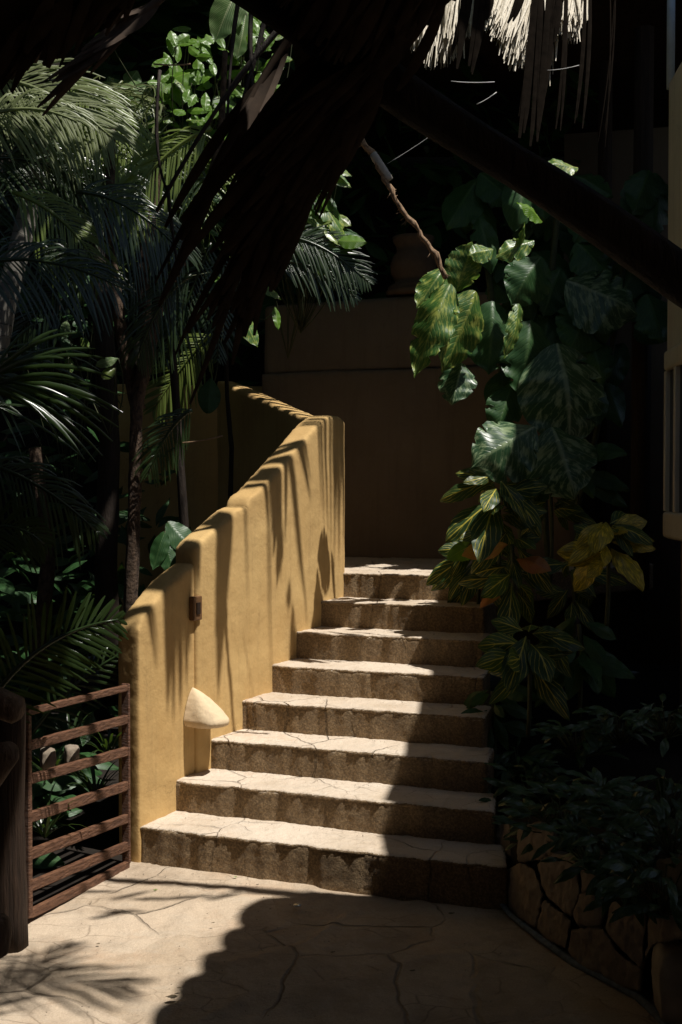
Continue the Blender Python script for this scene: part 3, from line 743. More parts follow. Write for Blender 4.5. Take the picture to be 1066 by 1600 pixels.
for i in range(420):
    px = rs.uniform(-60, 715); y = low_y(px)
    a = W(px + rs.uniform(25, 60), y - 110, 2.42 + rs.uniform(-.1, .1)); b = W(px - rs.uniform(0, 40), y + rs.uniform(-18, 14), 2.45 + rs.uniform(-.15, .15))
    blade(mb, bez(a, (a + b) / 2, b, 4), rs.uniform(.012, .035), (1, .2, .3))
mb.build('thatch_underside', M['dry'], nr)
# dark diagonal beam
m = MB(); a = W(330, -55, 2.6); b = W(1150, 491, 2.45); ab = (b - a).normalized()
tube(m, [a.lerp(b, t) + Vector((0, 0, .006 * math.sin(t * 11))) for t in [i / 12 for i in range(13)]], [.050 - .012 * math.cos(i * .9) * .3 for i in range(13)], 14, 1, .015, rs)
m.build('diagonal_beam', M['dark_wood'], nr)
m = MB(); tube(m, [W(720, -60, 2.7), W(560, 95, 2.75), W(400, 300, 2.8)], [.05, .045, .03], 10); m.build('rafter', M['dark_wood'], nr)

# hanging dry fronds, sweeping down from the roof edge at the left
def dry_bundle(spine_px, n, wpx, L0, seed, name, label, d=2.5):
    rs = random.Random(seed); mb = MB(); base = W(spine_px[0][0], spine_px[0][1], d)
    t = thing(name, base, label, 'dry frond', 'dry fronds hanging under the near roof')
    P = [W(x, y, d) for x, y in spine_px]
    spn = bez(*P, 10) if len(P) == 3 else P
    tube(mb, spn, [.016 * (1 - .06 * i) for i in range(len(spn))], 6); mb.build('rachis', M['dry'], t)
    mb = MB()
    for i in range(n):
        q = rs.uniform(0, .75); k = q * (len(spn) - 1); j = min(int(k), len(spn) - 2); p = spn[j].lerp(spn[j + 1], k - j)
        dd = (spn[j + 1] - spn[j]).normalized(); de = (spn[-1] - spn[-3]).normalized(); sd = Vector((dd.z, 0, -dd.x)); s = rs.uniform(-1, 1) * wpx / FPX * d
        L = L0 * rs.uniform(.5, 1.25)
        e = p + (dd * .4 + de * .6).normalized() * L + sd * s * rs.uniform(.6, 1.2) + Vector((0, rs.uniform(-.08, .08), -.10 * L * L))
        blade(mb, bez(p, p + dd * L * .5 + sd * s * .9, e, 8), rs.uniform(.014, .034), (1, .3, .4))
    mb.build('leaflets', M['dry'], t)
dry_bundle([(700, -10), (575, 110), (450, 260)], 84, 50, .40, 1, 'dry_palm_frond', 'broad dark dry palm frond sweeping down-left from the roof edge')
dry_bundle([(620, 60), (520, 200), (400, 400)], 90, 44, .34, 2, 'dry_palm_frond', 'dark dry palm frond hanging below the broad one, tips over the trunks')
dry_bundle([(520, 200), (430, 300), (400, 450)], 40, 20, .26, 3, 'dry_palm_frond', 'narrow dark dry frond hanging straightest, above the upper parapet')

dry_bundle([(640, -20), (500, 95), (400, 250)], 40, 46, .36, 6, 'dry_palm_frond', 'dark dry frond furthest up, just under the thatch edge', 2.6)
dry_bundle([(260, -10), (200, 40), (120, 105)], 26, 16, .30, 8, 'dry_palm_frond', 'sunlit orange-brown dry frond against the green at the top left', 3.7)
dry_bundle([(480, 20), (400, 130), (300, 330)], 9, 30, .5, 9, 'dry_palm_frond', 'loose thin dry strands left of the dark frond mass', 2.9)
dry_bundle([(520, 90), (440, 240), (360, 420)], 10, 30, .45, 10, 'dry_palm_frond', 'loose dry strands in front of the dark frond mass', 2.9)
# walls added out of view to cut sky light on the terrace
for a, b, nm, lb in (((-8, -5), (8, -5), 'added_back_wall', 'dark brown wall closing the terrace behind the viewer'), ((7.2, -5), (7.2, 14), 'neighbour_wall', 'tall brown wall of the neighbouring house right of the roofs')):
    o = slab_wall(a, b, -.1, 3.4 if 'neigh' in nm else 3.5, .2, nm, M['brown_stucco'], None, 0); tag(o, lb, 'wall')
# thin dark stems and hanging twigs in front of the top left foliage
for i, (a, b, c, r_) in enumerate((((375, -10), (360, 60), (355, 200), .006), ((395, -10), (385, 90), (400, 170), .007), ((420, 0), (400, 110), (330, 300), .007), ((250, 110), (235, 240), (262, 300), .005), ((465, 15), (350, 130), (245, 330), .008), ((262, 290), (268, 360), (280, 430), .005))):
    m = MB(); tube(m, bez(W(*a, 4.2), W(*b, 4.2), W(*c, 4.2), 8), [r_ * 1.5] * 4 + [r_] * 4, 6)
    tag(m.build('hanging_liana', M['dark_wood']), ['thin dark stem hanging from the top left roof edge', 'thin stem beside the large ribbed leaf at the top', 'bent stem running down-left from the roof edge', 'short twig hanging left of the bright leaves', 'longest dark stem slanting behind the bright leaves', 'twig hanging under the slanting stem'][i], 'stem', 'dark stems hanging top left')

# ---------------------------------------------------------------- pole and off-frame palm frond that stripe the paving and the parapet
q1, q2 = G(120, 1372), G(455, 1392); dd = (q2 - q1).normalized(); z = 4.3
m = MB(); a, b = lift(q1 - dd * .8, z), lift(q2 + dd * .75, z); tube(m, [a, b], .03, 8)
tag(m.build('awning_pole', M['post']), 'thin timber pole under the roofs casting the straight shadow line on the paving', 'pole')
# hanging leaflets: each one drops straight down so its shadow falls as a long streak with a pointed end
hf = thing('overhanging_palm_frond', lift(sunspace(W(350, 850, 6)), 4.5), 'palm frond overhanging the stairs whose leaflets stripe the ochre wall', 'palm frond')
# (px top, py top, px tip, py tip, width m)
streaks = [(236, 935, 250, 1034, 9), (243, 930, 253, 1010, 5), (268, 912, 266, 1105, 17), (277, 905, 275, 1125, 12), (288, 900, 287, 1100, 15), (299, 895, 296, 1060, 14), (303, 890, 303, 1010, 8),
           (311, 868, 311, 918, 13), (353, 822, 341, 1092, 26), (345, 825, 336, 1000, 10), (358, 822, 350, 1000, 10),
           (416, 770, 419, 830, 8), (432, 745, 439, 905, 22), (424, 752, 426, 850, 8), (446, 735, 445, 856, 8), (452, 722, 470, 900, 8), (456, 728, 482, 985, 9), (470, 700, 485, 787, 15), (477, 690, 486, 760, 7),
           (503, 672, 506, 826, 5), (509, 668, 512, 850, 6), (515, 664, 516, 870, 5), (521, 664, 522, 880, 7), (527, 664, 530, 885, 10), (535, 664, 538, 860, 9), (499, 680, 502, 800, 4), (532, 664, 532, 800, 5), (524, 664, 526, 840, 5),
           (385, 795, 387, 940, 4), (420, 850, 424, 1075, 4), (466, 850, 474, 930, 3)]
mb = MB(); rs = random.Random(21)
for x0, y0, x1, y1, wd in streaks:
    s0, zz0 = wall_z(x0, y0, .02); s1, zz1 = wall_z(x1, y1, .02)
    p0 = P0 + UL * s0 + VL * .02 + Vector((0, 0, zz0)); p1 = P0 + UL * s1 + VL * .02 + Vector((0, 0, zz1))
    T = (EYE + .46 * p1.y * .96 + .15 - p1.z) / S.z + rs.uniform(0, .2) + (1.2 if wd < 4.5 and x0 < 480 else 0)
    a = p0 + S * T; b = p1 + S * T; a = a + (a - b).normalized() * .35
    side = UL; wd = wd / 175
    n = 9; pts = bez(a, (a + b) / 2 + UL * rs.uniform(-.02, .02), b, n)
    vs = []; 
    for i, p in enumerate(pts):
        t = i / (n - 1); hw = wd / 2 * (1 - max(0, t - .35) / .65) ** .8 + .001
        vs += [p - side * hw, p + VL * hw * .3, p + side * hw]
    fs = []
    for i in range(n - 1):
        for j in range(2): fs.append([i * 3 + j, i * 3 + j + 1, i * 3 + 4 + j, i * 3 + 3 + j])
    mb.add(vs, fs, [(.5, .5)] * len(vs))
mb.build('leaflets', M['frond'], hf)
# palm leaflets striping the top of the upper parapet
mb = MB(); 
for i in range(13):
    t = .06 + i * .075; p = Q1 + dq * Lq * t + Vector((0, 0, Q1z + (Q2.z - Q1z) * t)); T = 4.2
    c = p + S * T; dr = (dq * .6 + nq * .5 + Vector((0, 0, .25))).normalized()
    blade(mb, bez(c - dr * .22, c, c + dr * .22 + Vector((0, 0, -.05)), 5), .026 + .012 * (i % 3), dq)
mb.build('parapet_leaflets', M['frond'], hf)
# frond whose feathery shadow lies on the paving, bottom left
gfs = thing('terrace_palm_frond', lift((-1.3, 3.9, 0), 2.6), 'palm frond reaching over the gate, feathering the paving with shade', 'palm frond')
mb = MB(); sp_ = bez(lift(G(-190, 1490), 5.1), lift(G(-40, 1530), 5.0), lift(G(200, 1540), 4.8), 10)
frond(mb, sp_, .46, .013, 32, .15, Vector((0, -.1, 1)), 3, 32); 
sp_ = bez(lift(G(-140, 1640), 5.0), lift(G(-10, 1560), 4.9), lift(G(110, 1475), 4.8), 10)
frond(mb, sp_, .34, .013, 24, .15, Vector((0, -.1, 1)), 4, 32)
mb.build('leaflets', M['frond'], gfs)
rs = random.Random(8)
for x, y in ((150, 1395), (205, 1400), (240, 1405), (175, 1430), (195, 1425), (290, 1402), (350, 1398)):
    mb = MB(); q = lift(G(x, y), 4.6); a = rs.uniform(0, .6); dr = Vector((math.cos(a), math.sin(a), 0))
    blade(mb, bez(q - dr * .09, q, q + dr * .11, 4), .035, (0, 1, 0)); mb.build('leaf_tip', M['frond'], gfs)

# ---------------------------------------------------------------- hanging vine with tape, cords
vp = [(528, 178), (556, 208), (585, 245), (606, 290), (628, 328), (655, 362), (680, 398), (702, 445)]
vn = thing('hanging_vine_root', W(528, 178, 5.3), 'rough hanging vine root wrapped once with white tape, above the steps', 'vine')
rs = random.Random(6); fine = []
for a, b in zip(vp, vp[1:]):
    for j in range(5): fine.append(W(a[0] + (b[0] - a[0]) * j / 5 + rs.uniform(-1.6, 1.6), a[1] + (b[1] - a[1]) * j / 5 + rs.uniform(-1, 1), 5.3))
m = MB(); tube(m, fine, [.009 + .005 * rs.random() + .004 * (i < 8) for i in range(len(fine))], 8, 1, .2, rs); 
tube(m, [p + Vector((.012 * math.sin(i * .9), .01 * math.cos(i * .9), .004)) for i, p in enumerate(fine)], .007, 5)
for i in range(70):
    p = rs.choice(fine); q = p + Vector((rs.uniform(-.035, .035), rs.uniform(-.03, .03), rs.uniform(-.045, .01))); tube(m, [p, (p + q) / 2 + Vector((0, 0, -.004)), q], .0016, 4)
m.build('root', M['root'], vn)
m = MB(); a, b = W(583, 240, 5.3), W(610, 281, 5.3); tube(m, [a, a.lerp(b, .15), a.lerp(b, .5), a.lerp(b, .85), b], [.018, .021, .018, .019, .015], 12, 1, .12, rs); m.build('tape', M['tape'], vn)
for i, (a, b, r_) in enumerate((((705, 127), (773, 128), .0022), ((745, 163), (776, 144), .0022), ((605, 256), (690, 200), .0010), ((855, 110), (905, 102), .0018), ((285, 692), (348, 681), .0035), ((240, 100), (298, 100), .004))):
    m = MB(); A, B = W(*a, 5.3), W(*b, 5.3); tube(m, bez(A, (A + B) / 2 + Vector((0, 0, -.01)), B, 6), r_, 5)
    tag(m.build('cord' if i < 4 else 'bare_twig', M['cord'] if i < 4 else M['root']), ['pale cord stretched below the straw fringe', 'short slanting cord under the horizontal one', 'fine thread running up from the taped vine root', 'short cord across the straw strips at the top', 'bare pale twig between the two thin trunks', 'grey twig crossing the bright leaves'][i], 'cord' if i < 4 else 'twig')

# ---------------------------------------------------------------- RIGHT SIDE PLANTS
CAMD = Vector((0, -1, .15))
def face(ax, az): return Vector((ax, -1, az)).normalized()
climber = thing('climbing_vine', W(850, 900, 7.2), 'climbing vine with huge variegated split leaves covering the wall right of the landing', 'climber')
LV = [  # base px, tip px, width px, depth, material, notch, facing
    ((704, 442), (646, 582), 70, 6.2, 'pothos', 7, (-.1, .35)), ((742, 455), (700, 578), 86, 6.25, 'pothos', 6, (.5, .35)),
    ((695, 420), (652, 476), 46, 6.3, 'pothos', 4, (.2, .6)), ((712, 455), (742, 380), 60, 6.35, 'pothos', 5, (.5, .5)),
    ((722, 568), (708, 628), 62, 6.4, 'streaked', 3, (0, .3)), ((812, 474), (797, 556), 34, 6.35, 'pothos', 4, (.6, .2)),
    ((872, 535), (900, 700), 145, 6.5, 'streaked', 5, (.1, .3)), ((835, 668), (736, 722), 112, 6.1, 'streaked', 4, (0, .8)),
    ((862, 668), (905, 775), 128, 6.45, 'streaked', 4, (.2, .5)), ((903, 262), (852, 252), 40, 6.6, 'pothos', 2, (.2, .9)),
    ((848, 346), (814, 312), 34, 6.0, 'broad', 2, (.4, .8)), ((834, 376), (776, 396), 38, 6.3, 'pothos', 2, (.4, .9)),
    ((806, 402), (826, 350), 26, 6.3, 'pothos', 2, (.8, .4)), ((770, 390), (735, 395), 36, 6.3, 'pothos', 2, (.3, .6)),
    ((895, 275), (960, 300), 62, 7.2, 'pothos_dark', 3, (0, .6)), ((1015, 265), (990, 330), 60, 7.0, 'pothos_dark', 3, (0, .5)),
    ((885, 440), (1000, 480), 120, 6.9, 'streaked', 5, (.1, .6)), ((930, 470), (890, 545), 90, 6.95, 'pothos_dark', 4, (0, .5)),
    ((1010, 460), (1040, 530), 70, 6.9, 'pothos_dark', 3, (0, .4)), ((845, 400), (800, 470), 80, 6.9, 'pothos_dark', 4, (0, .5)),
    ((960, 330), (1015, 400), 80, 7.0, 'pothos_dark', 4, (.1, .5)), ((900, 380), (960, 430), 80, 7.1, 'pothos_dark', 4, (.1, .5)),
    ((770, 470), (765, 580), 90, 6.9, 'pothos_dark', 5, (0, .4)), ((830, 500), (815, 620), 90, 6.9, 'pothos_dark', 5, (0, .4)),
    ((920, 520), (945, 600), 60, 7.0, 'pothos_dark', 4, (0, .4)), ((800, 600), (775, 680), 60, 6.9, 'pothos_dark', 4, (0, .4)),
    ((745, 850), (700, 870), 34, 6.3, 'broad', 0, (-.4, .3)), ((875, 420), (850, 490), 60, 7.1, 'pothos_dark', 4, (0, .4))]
for i, (b, t, wp, d, mt, nt_, fc) in enumerate(LV):
    m = MB(); s = d / FPX
    leaf(m, W(*b, d + .04), W(*t, d - .06), face(*fc), wp * s * 1.15, .32, .3, .026, nt_, 'heart', 30, 8, i, (-.5, .3, .0, .6)[i % 4])
    o = m.build('leaf', M[mt], climber)
    if mt == 'pothos': o['label'] = 'yellow-streaked leaf'
rs = random.Random(44)
for i in range(60):
    x = rs.uniform(745, 1035); y = rs.uniform(255, 600 if x < 950 else 540); d = rs.uniform(7.1, 7.6); L = rs.uniform(55, 110); a = rs.uniform(.2, 2.6)
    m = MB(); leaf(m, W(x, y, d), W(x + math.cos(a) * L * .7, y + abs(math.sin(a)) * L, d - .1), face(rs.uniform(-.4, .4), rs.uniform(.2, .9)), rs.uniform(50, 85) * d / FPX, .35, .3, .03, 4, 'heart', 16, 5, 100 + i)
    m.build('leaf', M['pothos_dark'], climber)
m = MB()
for pts in (((860, 900), (830, 650), (880, 260)), ((820, 880), (790, 650), (760, 400)), ((900, 800), (960, 600), (985, 300))):
    tube(m, bez(*[W(x, y, 7.25) for x, y in pts], 12), .02, 8, 1, .15, rs)
m.build('stem', M['stem'], climber)

def croton(cpx, d, n, Lpx, seed, mats, label, spread=1.0, stems=None, up=.2):
    rs = random.Random(seed); base = W(cpx[0], cpx[1] + 150, d)
    t = thing('croton_shrub', base, label, 'shrub', 'croton shrubs right of the stairs')
    c = W(cpx[0], cpx[1], d); m = MB(); tube(m, bez(base, (base + c) / 2 + Vector((.02, 0, 0)), c, 8), .012, 6); m.build('stem', M['stem'], t)
    for i in range(n):
        a = i * 2.4 + rs.uniform(-.3, .3); e = rs.uniform(-.5, .9) * (1 - .0 * i)
        rr = rs.uniform(.05, .3)
        dirv = Vector((math.cos(a), math.sin(a) * .8 - .25, e * .9 + up - .25 * (i / n))).normalized()
        L = Lpx * d / FPX * rs.uniform(.55, 1.15)
        b = c + Vector((dirv.x * .03, dirv.y * .03, rs.uniform(-.20, .06) * spread))
        fc = Vector((rs.uniform(-.35, .35), -.85, .6)) - dirv * .3
        m = MB(); leaf(m, b, b + dirv * L * .9 + Vector((0, 0, -.38 * L)), fc, L * rs.uniform(.34, .50), .40, .25, .022, 0, 'ellipse', 18, 5, seed * 50 + i, rs.uniform(-.4, .4))
        m.build('leaf', M[mats[0] if rs.random() < .8 else mats[-1]], t)
croton((778, 765), 6.15, 24, 96, 1, ['croton'], 'croton with dark yellow-veined leaves below the huge climber leaves', 1.2)
croton((800, 850), 6.1, 18, 88, 2, ['croton', 'croton_red'], 'croton with some orange leaves, hanging beside the top step', 1.3, up=-.1)
croton((948, 828), 5.7, 24, 84, 3, ['croton_yellow', 'croton_yellow', 'croton'], 'yellow croton nearest the building window', .8)
croton((825, 1000), 5.5, 22, 96, 4, ['croton'], 'lowest dark croton beside the middle steps', 1.0)
croton((895, 890), 6.4, 12, 80, 5, ['croton'], 'dim croton between the yellow one and the steps', 1.0, up=-.2)

croton((745, 850), 6.5, 16, 80, 6, ['croton'], 'small croton leaning left over the top steps', 1.0, up=-.1)
croton((860, 760), 6.7, 12, 80, 7, ['croton'], 'dim croton behind the lit one, under the big climber leaves', 1.2)
croton((905, 975), 5.9, 16, 84, 10, ['pothos_dark'], 'plain dark green shrub between the yellow croton and the low clumps', 1.1, up=-.1)
croton((770, 1080), 5.7, 14, 74, 11, ['pothos_dark'], 'plain dark green shrub against the ends of the middle steps', 1.0, up=-.1)
croton((900, 700), 6.9, 14, 90, 12, ['pothos_dark'], 'plain dark shrub behind the yellow croton, under the climber', 1.1)
# ground cover clumps
spots = [(785, 1262, 5.2), (830, 1215, 5.2), (880, 1260, 4.5), (940, 1240, 4.5), (990, 1270, 4.2), (1040, 1240, 4.1), (850, 1285, 4.65), (925, 1320, 4.12), (1000, 1335, 3.88), (1050, 1300, 3.8), (1035, 1385, 3.66), (900, 1140, 5.2), (970, 1120, 5.1), (1040, 1110, 4.8), (810, 1175, 5.6), (975, 1375, 3.85)]
place = ['beside the second step', 'beside the third step', 'in the middle of the planter by the steps', 'behind the boulder wall, centre', 'below the building wall', 'at the foot of the building wall', 'just above the first boulders', 'hanging over the middle boulders', 'hanging over the right boulders', 'above the large end boulder', 'drooping right over the large end boulder', 'under the lowest croton', 'in deep shade right of the lowest croton', 'at the picture edge under the window', 'behind the middle steps', 'drooping down between the boulders']
for i, (x, y, d) in enumerate(spots):
    rs = random.Random(200 + i); b = W(x, y + 45, d); t = thing('leafy_ground_plant', b, 'dark glossy broadleaf clump ' + place[i], 'plant', 'broadleaf clumps in the planter')
    m = MB(); s = MB()
    for k in range(38):
        a = rs.uniform(0, 6.283); L = rs.uniform(.07, .15); e = rs.uniform(.1, .9)
        c = b + Vector((math.cos(a) * rs.uniform(.01, .14), math.sin(a) * rs.uniform(.01, .12), rs.uniform(.02, .17)))
        dv = Vector((math.cos(a), math.sin(a) * .8 - .2, rs.uniform(-.5, .7))).normalized()
        tube(s, [b, c], .0025, 4); leaf(m, c, c + dv * L, Vector((dv.x * -.2, -.5, .9)), L * rs.uniform(.24, .42), .5, .2, .03, 0, 'ellipse', 9, 3, k)
    m.build('foliage', M['cover'], t); s.build('stems', M['stem'], t)

# sunlit spots of the left planting: px, py, depth, radius of the gap in the crown above
WINDOWS = [(60, 150, 5.6, .12), (110, 170, 5.6, .12), (150, 200, 5.6, .1), (20, 190, 5.6, .1), (90, 230, 5.8, .09), (30, 260, 5.8, .08), (180, 160, 5.7, .1), (370, 40, 6.6, .30), (290, 110, 6.7, .30), (320, 200, 6.6, .16), (390, 120, 6.6, .16), (250, 300, 6.5, .10), (240, 200, 6.6, .12), (300, 290, 6.6, .08), (200, 255, 6.4, .1), (60, 330, 6.2, .06), (140, 330, 6.2, .07), (250, 280, 5.4, .07), (110, 360, 5.4, .06), (180, 60, 3.7, .14), (210, 420, 5.4, .05), (60, 430, 5.3, .05), (330, 310, 6.6, .06), (165, 255, 6.1, .16), (365, 165, 6.7, .18), (525, 300, 7, .22), (470, 320, 7, .16), (540, 370, 7, .16),
           (390, 515, 6.8, .13), (420, 450, 6.9, .12), (330, 440, 7, .1), (560, 450, 6.9, .14), (265, 580, 7.6, .16), (215, 560, 5.6, .06), (212, 700, 5.6, .05), (60, 610, 4.5, .14), (130, 690, 4.5, .08), (238, 850, 5.75, .07), (165, 580, 6.0, .07), (70, 1190, 5.2, .05), (100, 960, 4.4, .05), (200, 350, 6.5, .1), (350, 210, 6.7, .12)]
# ---------------------------------------------------------------- LEFT SIDE: trunks, palms, broad leaves
def trunk(pts, d, rads, mat, name, label, cat='tree trunk', jit=.06, seed=0, n=12, grp=None):
    rs = random.Random(seed); P = []
    for a, b in zip(pts, pts[1:]):
        for j in range(6): P.append(W(a[0] + (b[0] - a[0]) * j / 6, a[1] + (b[1] - a[1]) * j / 6, d))
    P.append(W(*pts[-1], d)); m = len(P); rr = [rads[0] + (rads[1] - rads[0]) * i / (m - 1) for i in range(m)]
    mb = MB(); tube(mb, P, rr, n, 1, jit, rs); return mb
t = thing('bare_tree', W(205, 1100, 5.6), 'brown rough-barked tree with forking limbs, left of the ochre wall', 'tree')
trunk([(206, 1150), (204, 960), (210, 800), (214, 640), (230, 520), (222, 420), (250, 250)], 5.6, (.036, .03), M['bark'], '', '', n=16, jit=.12).build('trunk', M['bark'], t)
trunk([(216, 640), (190, 520), (170, 380), (175, 200)], 5.65, (.04, .02), M['bark'], '', '', seed=2).build('limb', M['bark'], t)
trunk([(222, 600), (250, 470), (300, 380), (345, 220), (352, 80)], 5.65, (.035, .014), M['bark'], '', '', seed=3).build('limb', M['bark'], t)
mb = trunk([(-70, 1320), (-45, 1000), (-18, 620), (8, 480), (40, 350), (70, 230), (95, 120)], 6.0, (.065, .055), None, '', '', jit=.02)
t = thing('leaning_palm', W(-70, 1320, 6), 'grey ringed palm trunk leaning right at the left edge', 'palm tree'); mb.build('trunk', M['ringed'], t)
PL1 = t
for i, (pts, d, rr, mt, lb) in enumerate((
        ([(292, 880), (280, 700), (268, 530), (255, 400)], 6.2, (.028, .018), 'dark_wood', 'slim dark trunk left of the shaded garden wall'),
        ([(360, 800), (362, 700), (355, 620), (352, 480)], 7.4, (.018, .013), 'dark_wood', 'thinnest dark trunk in front of the upper parapet end'),
        ([(178, 1100), (165, 900), (172, 700), (160, 480), (150, 300)], 6.4, (.07, .055), 'dark_wood', 'thick dim trunk behind the rough-barked tree'),
        ([(60, 1050), (75, 880), (55, 700)], 6.6, (.05, .04), 'bark', 'short dim trunk at the left behind the fan palm'))):
    tag(trunk(pts, d, rr, None, '', '', seed=i + 9).build('tree_trunk', M[mt]), lb, 'trunk', 'trunks in the shady bed')

# fan palm at left edge
fp = thing('fan_palm', W(-60, 1000, 4.6), 'fan palm with long arching glossy leaflets at the left edge', 'palm')
mb = MB(); rs = random.Random(31)
fan = [(165, 560), (175, 590), (188, 618), (192, 645), (186, 668), (176, 690), (160, 712), (150, 722), (132, 718), (118, 700), (150, 545), (120, 520), (90, 515), (60, 505), (170, 640), (140, 600), (100, 560), (158, 660), (95, 690)]
for i, (x, y) in enumerate(fan):
    d = 4.5 + rs.uniform(-.12, .12); b = W(-25, 600 + rs.uniform(-12, 12), 4.55); e = W(x, y, d)
    mx, my = (-25 + x) / 2 + 10, (600 + y) / 2 - 38 + rs.uniform(-8, 8)
    blade(mb, bez(b, W(mx, my, d), e, 10), rs.uniform(.014, .024), (0, .25, 1), cup=.5)
for i in range(24):
    x = rs.uniform(20, 180); y = rs.uniform(560, 720); b = W(-40, rs.uniform(560, 640), 4.8)
    blade(mb, bez(b, W(x * .5, y - 60, 4.8), W(x, y, 4.85), 8), .012, (0, .3, 1))
mb.build('leaflets', M['frond'], fp); m = MB(); tube(m, bez(W(-60, 1000, 4.6), W(-70, 700, 4.6), W(-25, 600, 4.55), 8), .012, 6); m.build('stalk', M['stem'], fp)
# second lower fan, bottom left feather frond
ff = thing('feather_palm', W(-20, 1250, 4.5), 'feather palm frond with upright leaflets above the gate', 'palm')
mb = MB(); frond(mb, bez(W(-30, 1120, 4.4), W(50, 985, 4.45), W(185, 968, 4.5), 12), .26, .017, 26, .10, Vector((.1, -1, .1)), 6, 62, start=.05)
mb.build('frond', M['frond'], ff)
mb = MB(); frond(mb, bez(W(-60, 860, 5.0), W(0, 790, 5.0), W(70, 850, 5.0), 10), .22, .015, 18, .25, Vector((.1, -1, .1)), 7, 50)
mb.build('frond', M['frond'], ff)
mb = MB(); frond(mb, bez(W(40, 1160, 5.4), W(120, 1040, 5.5), W(240, 1000, 5.6), 10), .2, .015, 18, .3, Vector((.1, -1, .1)), 8, 50)
mb.build('frond', M['frond'], ff)

# crown of leaning palm and further fronds: (spine px x3, depth, leaflet length, width, n, mat, droop)
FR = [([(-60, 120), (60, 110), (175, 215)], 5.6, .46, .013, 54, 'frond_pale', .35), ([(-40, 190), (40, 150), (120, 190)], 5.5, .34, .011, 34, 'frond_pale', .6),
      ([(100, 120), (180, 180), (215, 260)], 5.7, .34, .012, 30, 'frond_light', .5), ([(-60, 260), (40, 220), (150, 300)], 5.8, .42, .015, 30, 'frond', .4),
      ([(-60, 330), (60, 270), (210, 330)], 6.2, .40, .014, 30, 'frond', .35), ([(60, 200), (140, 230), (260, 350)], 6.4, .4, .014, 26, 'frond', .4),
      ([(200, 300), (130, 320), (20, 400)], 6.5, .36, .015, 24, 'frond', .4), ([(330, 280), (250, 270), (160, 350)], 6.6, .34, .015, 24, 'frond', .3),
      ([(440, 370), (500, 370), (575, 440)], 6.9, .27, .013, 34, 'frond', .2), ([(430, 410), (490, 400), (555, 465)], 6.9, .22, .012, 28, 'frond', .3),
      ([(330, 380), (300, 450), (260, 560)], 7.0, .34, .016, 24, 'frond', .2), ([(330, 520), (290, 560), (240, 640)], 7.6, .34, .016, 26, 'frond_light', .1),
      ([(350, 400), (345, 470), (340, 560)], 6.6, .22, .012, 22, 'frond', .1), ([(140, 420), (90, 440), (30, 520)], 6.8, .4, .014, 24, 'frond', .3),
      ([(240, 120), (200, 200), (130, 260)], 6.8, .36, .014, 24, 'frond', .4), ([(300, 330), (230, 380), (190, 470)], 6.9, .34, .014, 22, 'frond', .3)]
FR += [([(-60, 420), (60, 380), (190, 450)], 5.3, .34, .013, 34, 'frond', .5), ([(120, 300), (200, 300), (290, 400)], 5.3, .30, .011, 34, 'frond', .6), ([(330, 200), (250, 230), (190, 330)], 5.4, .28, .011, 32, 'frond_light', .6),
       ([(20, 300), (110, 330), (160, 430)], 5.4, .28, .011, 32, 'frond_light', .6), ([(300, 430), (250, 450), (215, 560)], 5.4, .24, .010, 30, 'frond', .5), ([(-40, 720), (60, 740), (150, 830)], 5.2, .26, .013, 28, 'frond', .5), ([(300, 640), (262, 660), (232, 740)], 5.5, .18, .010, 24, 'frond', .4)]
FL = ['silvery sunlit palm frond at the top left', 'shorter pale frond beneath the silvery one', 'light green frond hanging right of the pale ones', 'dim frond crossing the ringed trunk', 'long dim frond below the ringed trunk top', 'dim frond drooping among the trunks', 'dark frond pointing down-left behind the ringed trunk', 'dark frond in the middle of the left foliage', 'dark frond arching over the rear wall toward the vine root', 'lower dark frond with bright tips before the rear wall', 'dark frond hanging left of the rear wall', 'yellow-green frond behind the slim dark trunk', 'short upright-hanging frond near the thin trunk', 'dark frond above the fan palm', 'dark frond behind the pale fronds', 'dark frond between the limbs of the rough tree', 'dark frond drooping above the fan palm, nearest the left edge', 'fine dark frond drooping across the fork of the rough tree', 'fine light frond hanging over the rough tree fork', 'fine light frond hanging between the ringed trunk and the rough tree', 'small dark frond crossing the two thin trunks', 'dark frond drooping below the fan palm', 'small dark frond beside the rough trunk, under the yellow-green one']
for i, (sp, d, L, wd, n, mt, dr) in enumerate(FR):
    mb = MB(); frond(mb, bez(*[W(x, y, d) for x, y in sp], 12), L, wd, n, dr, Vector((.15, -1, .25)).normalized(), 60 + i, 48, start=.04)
    tag(mb.build('palm_frond', M[mt]), FL[i], 'palm frond', 'palm fronds in the left foliage')

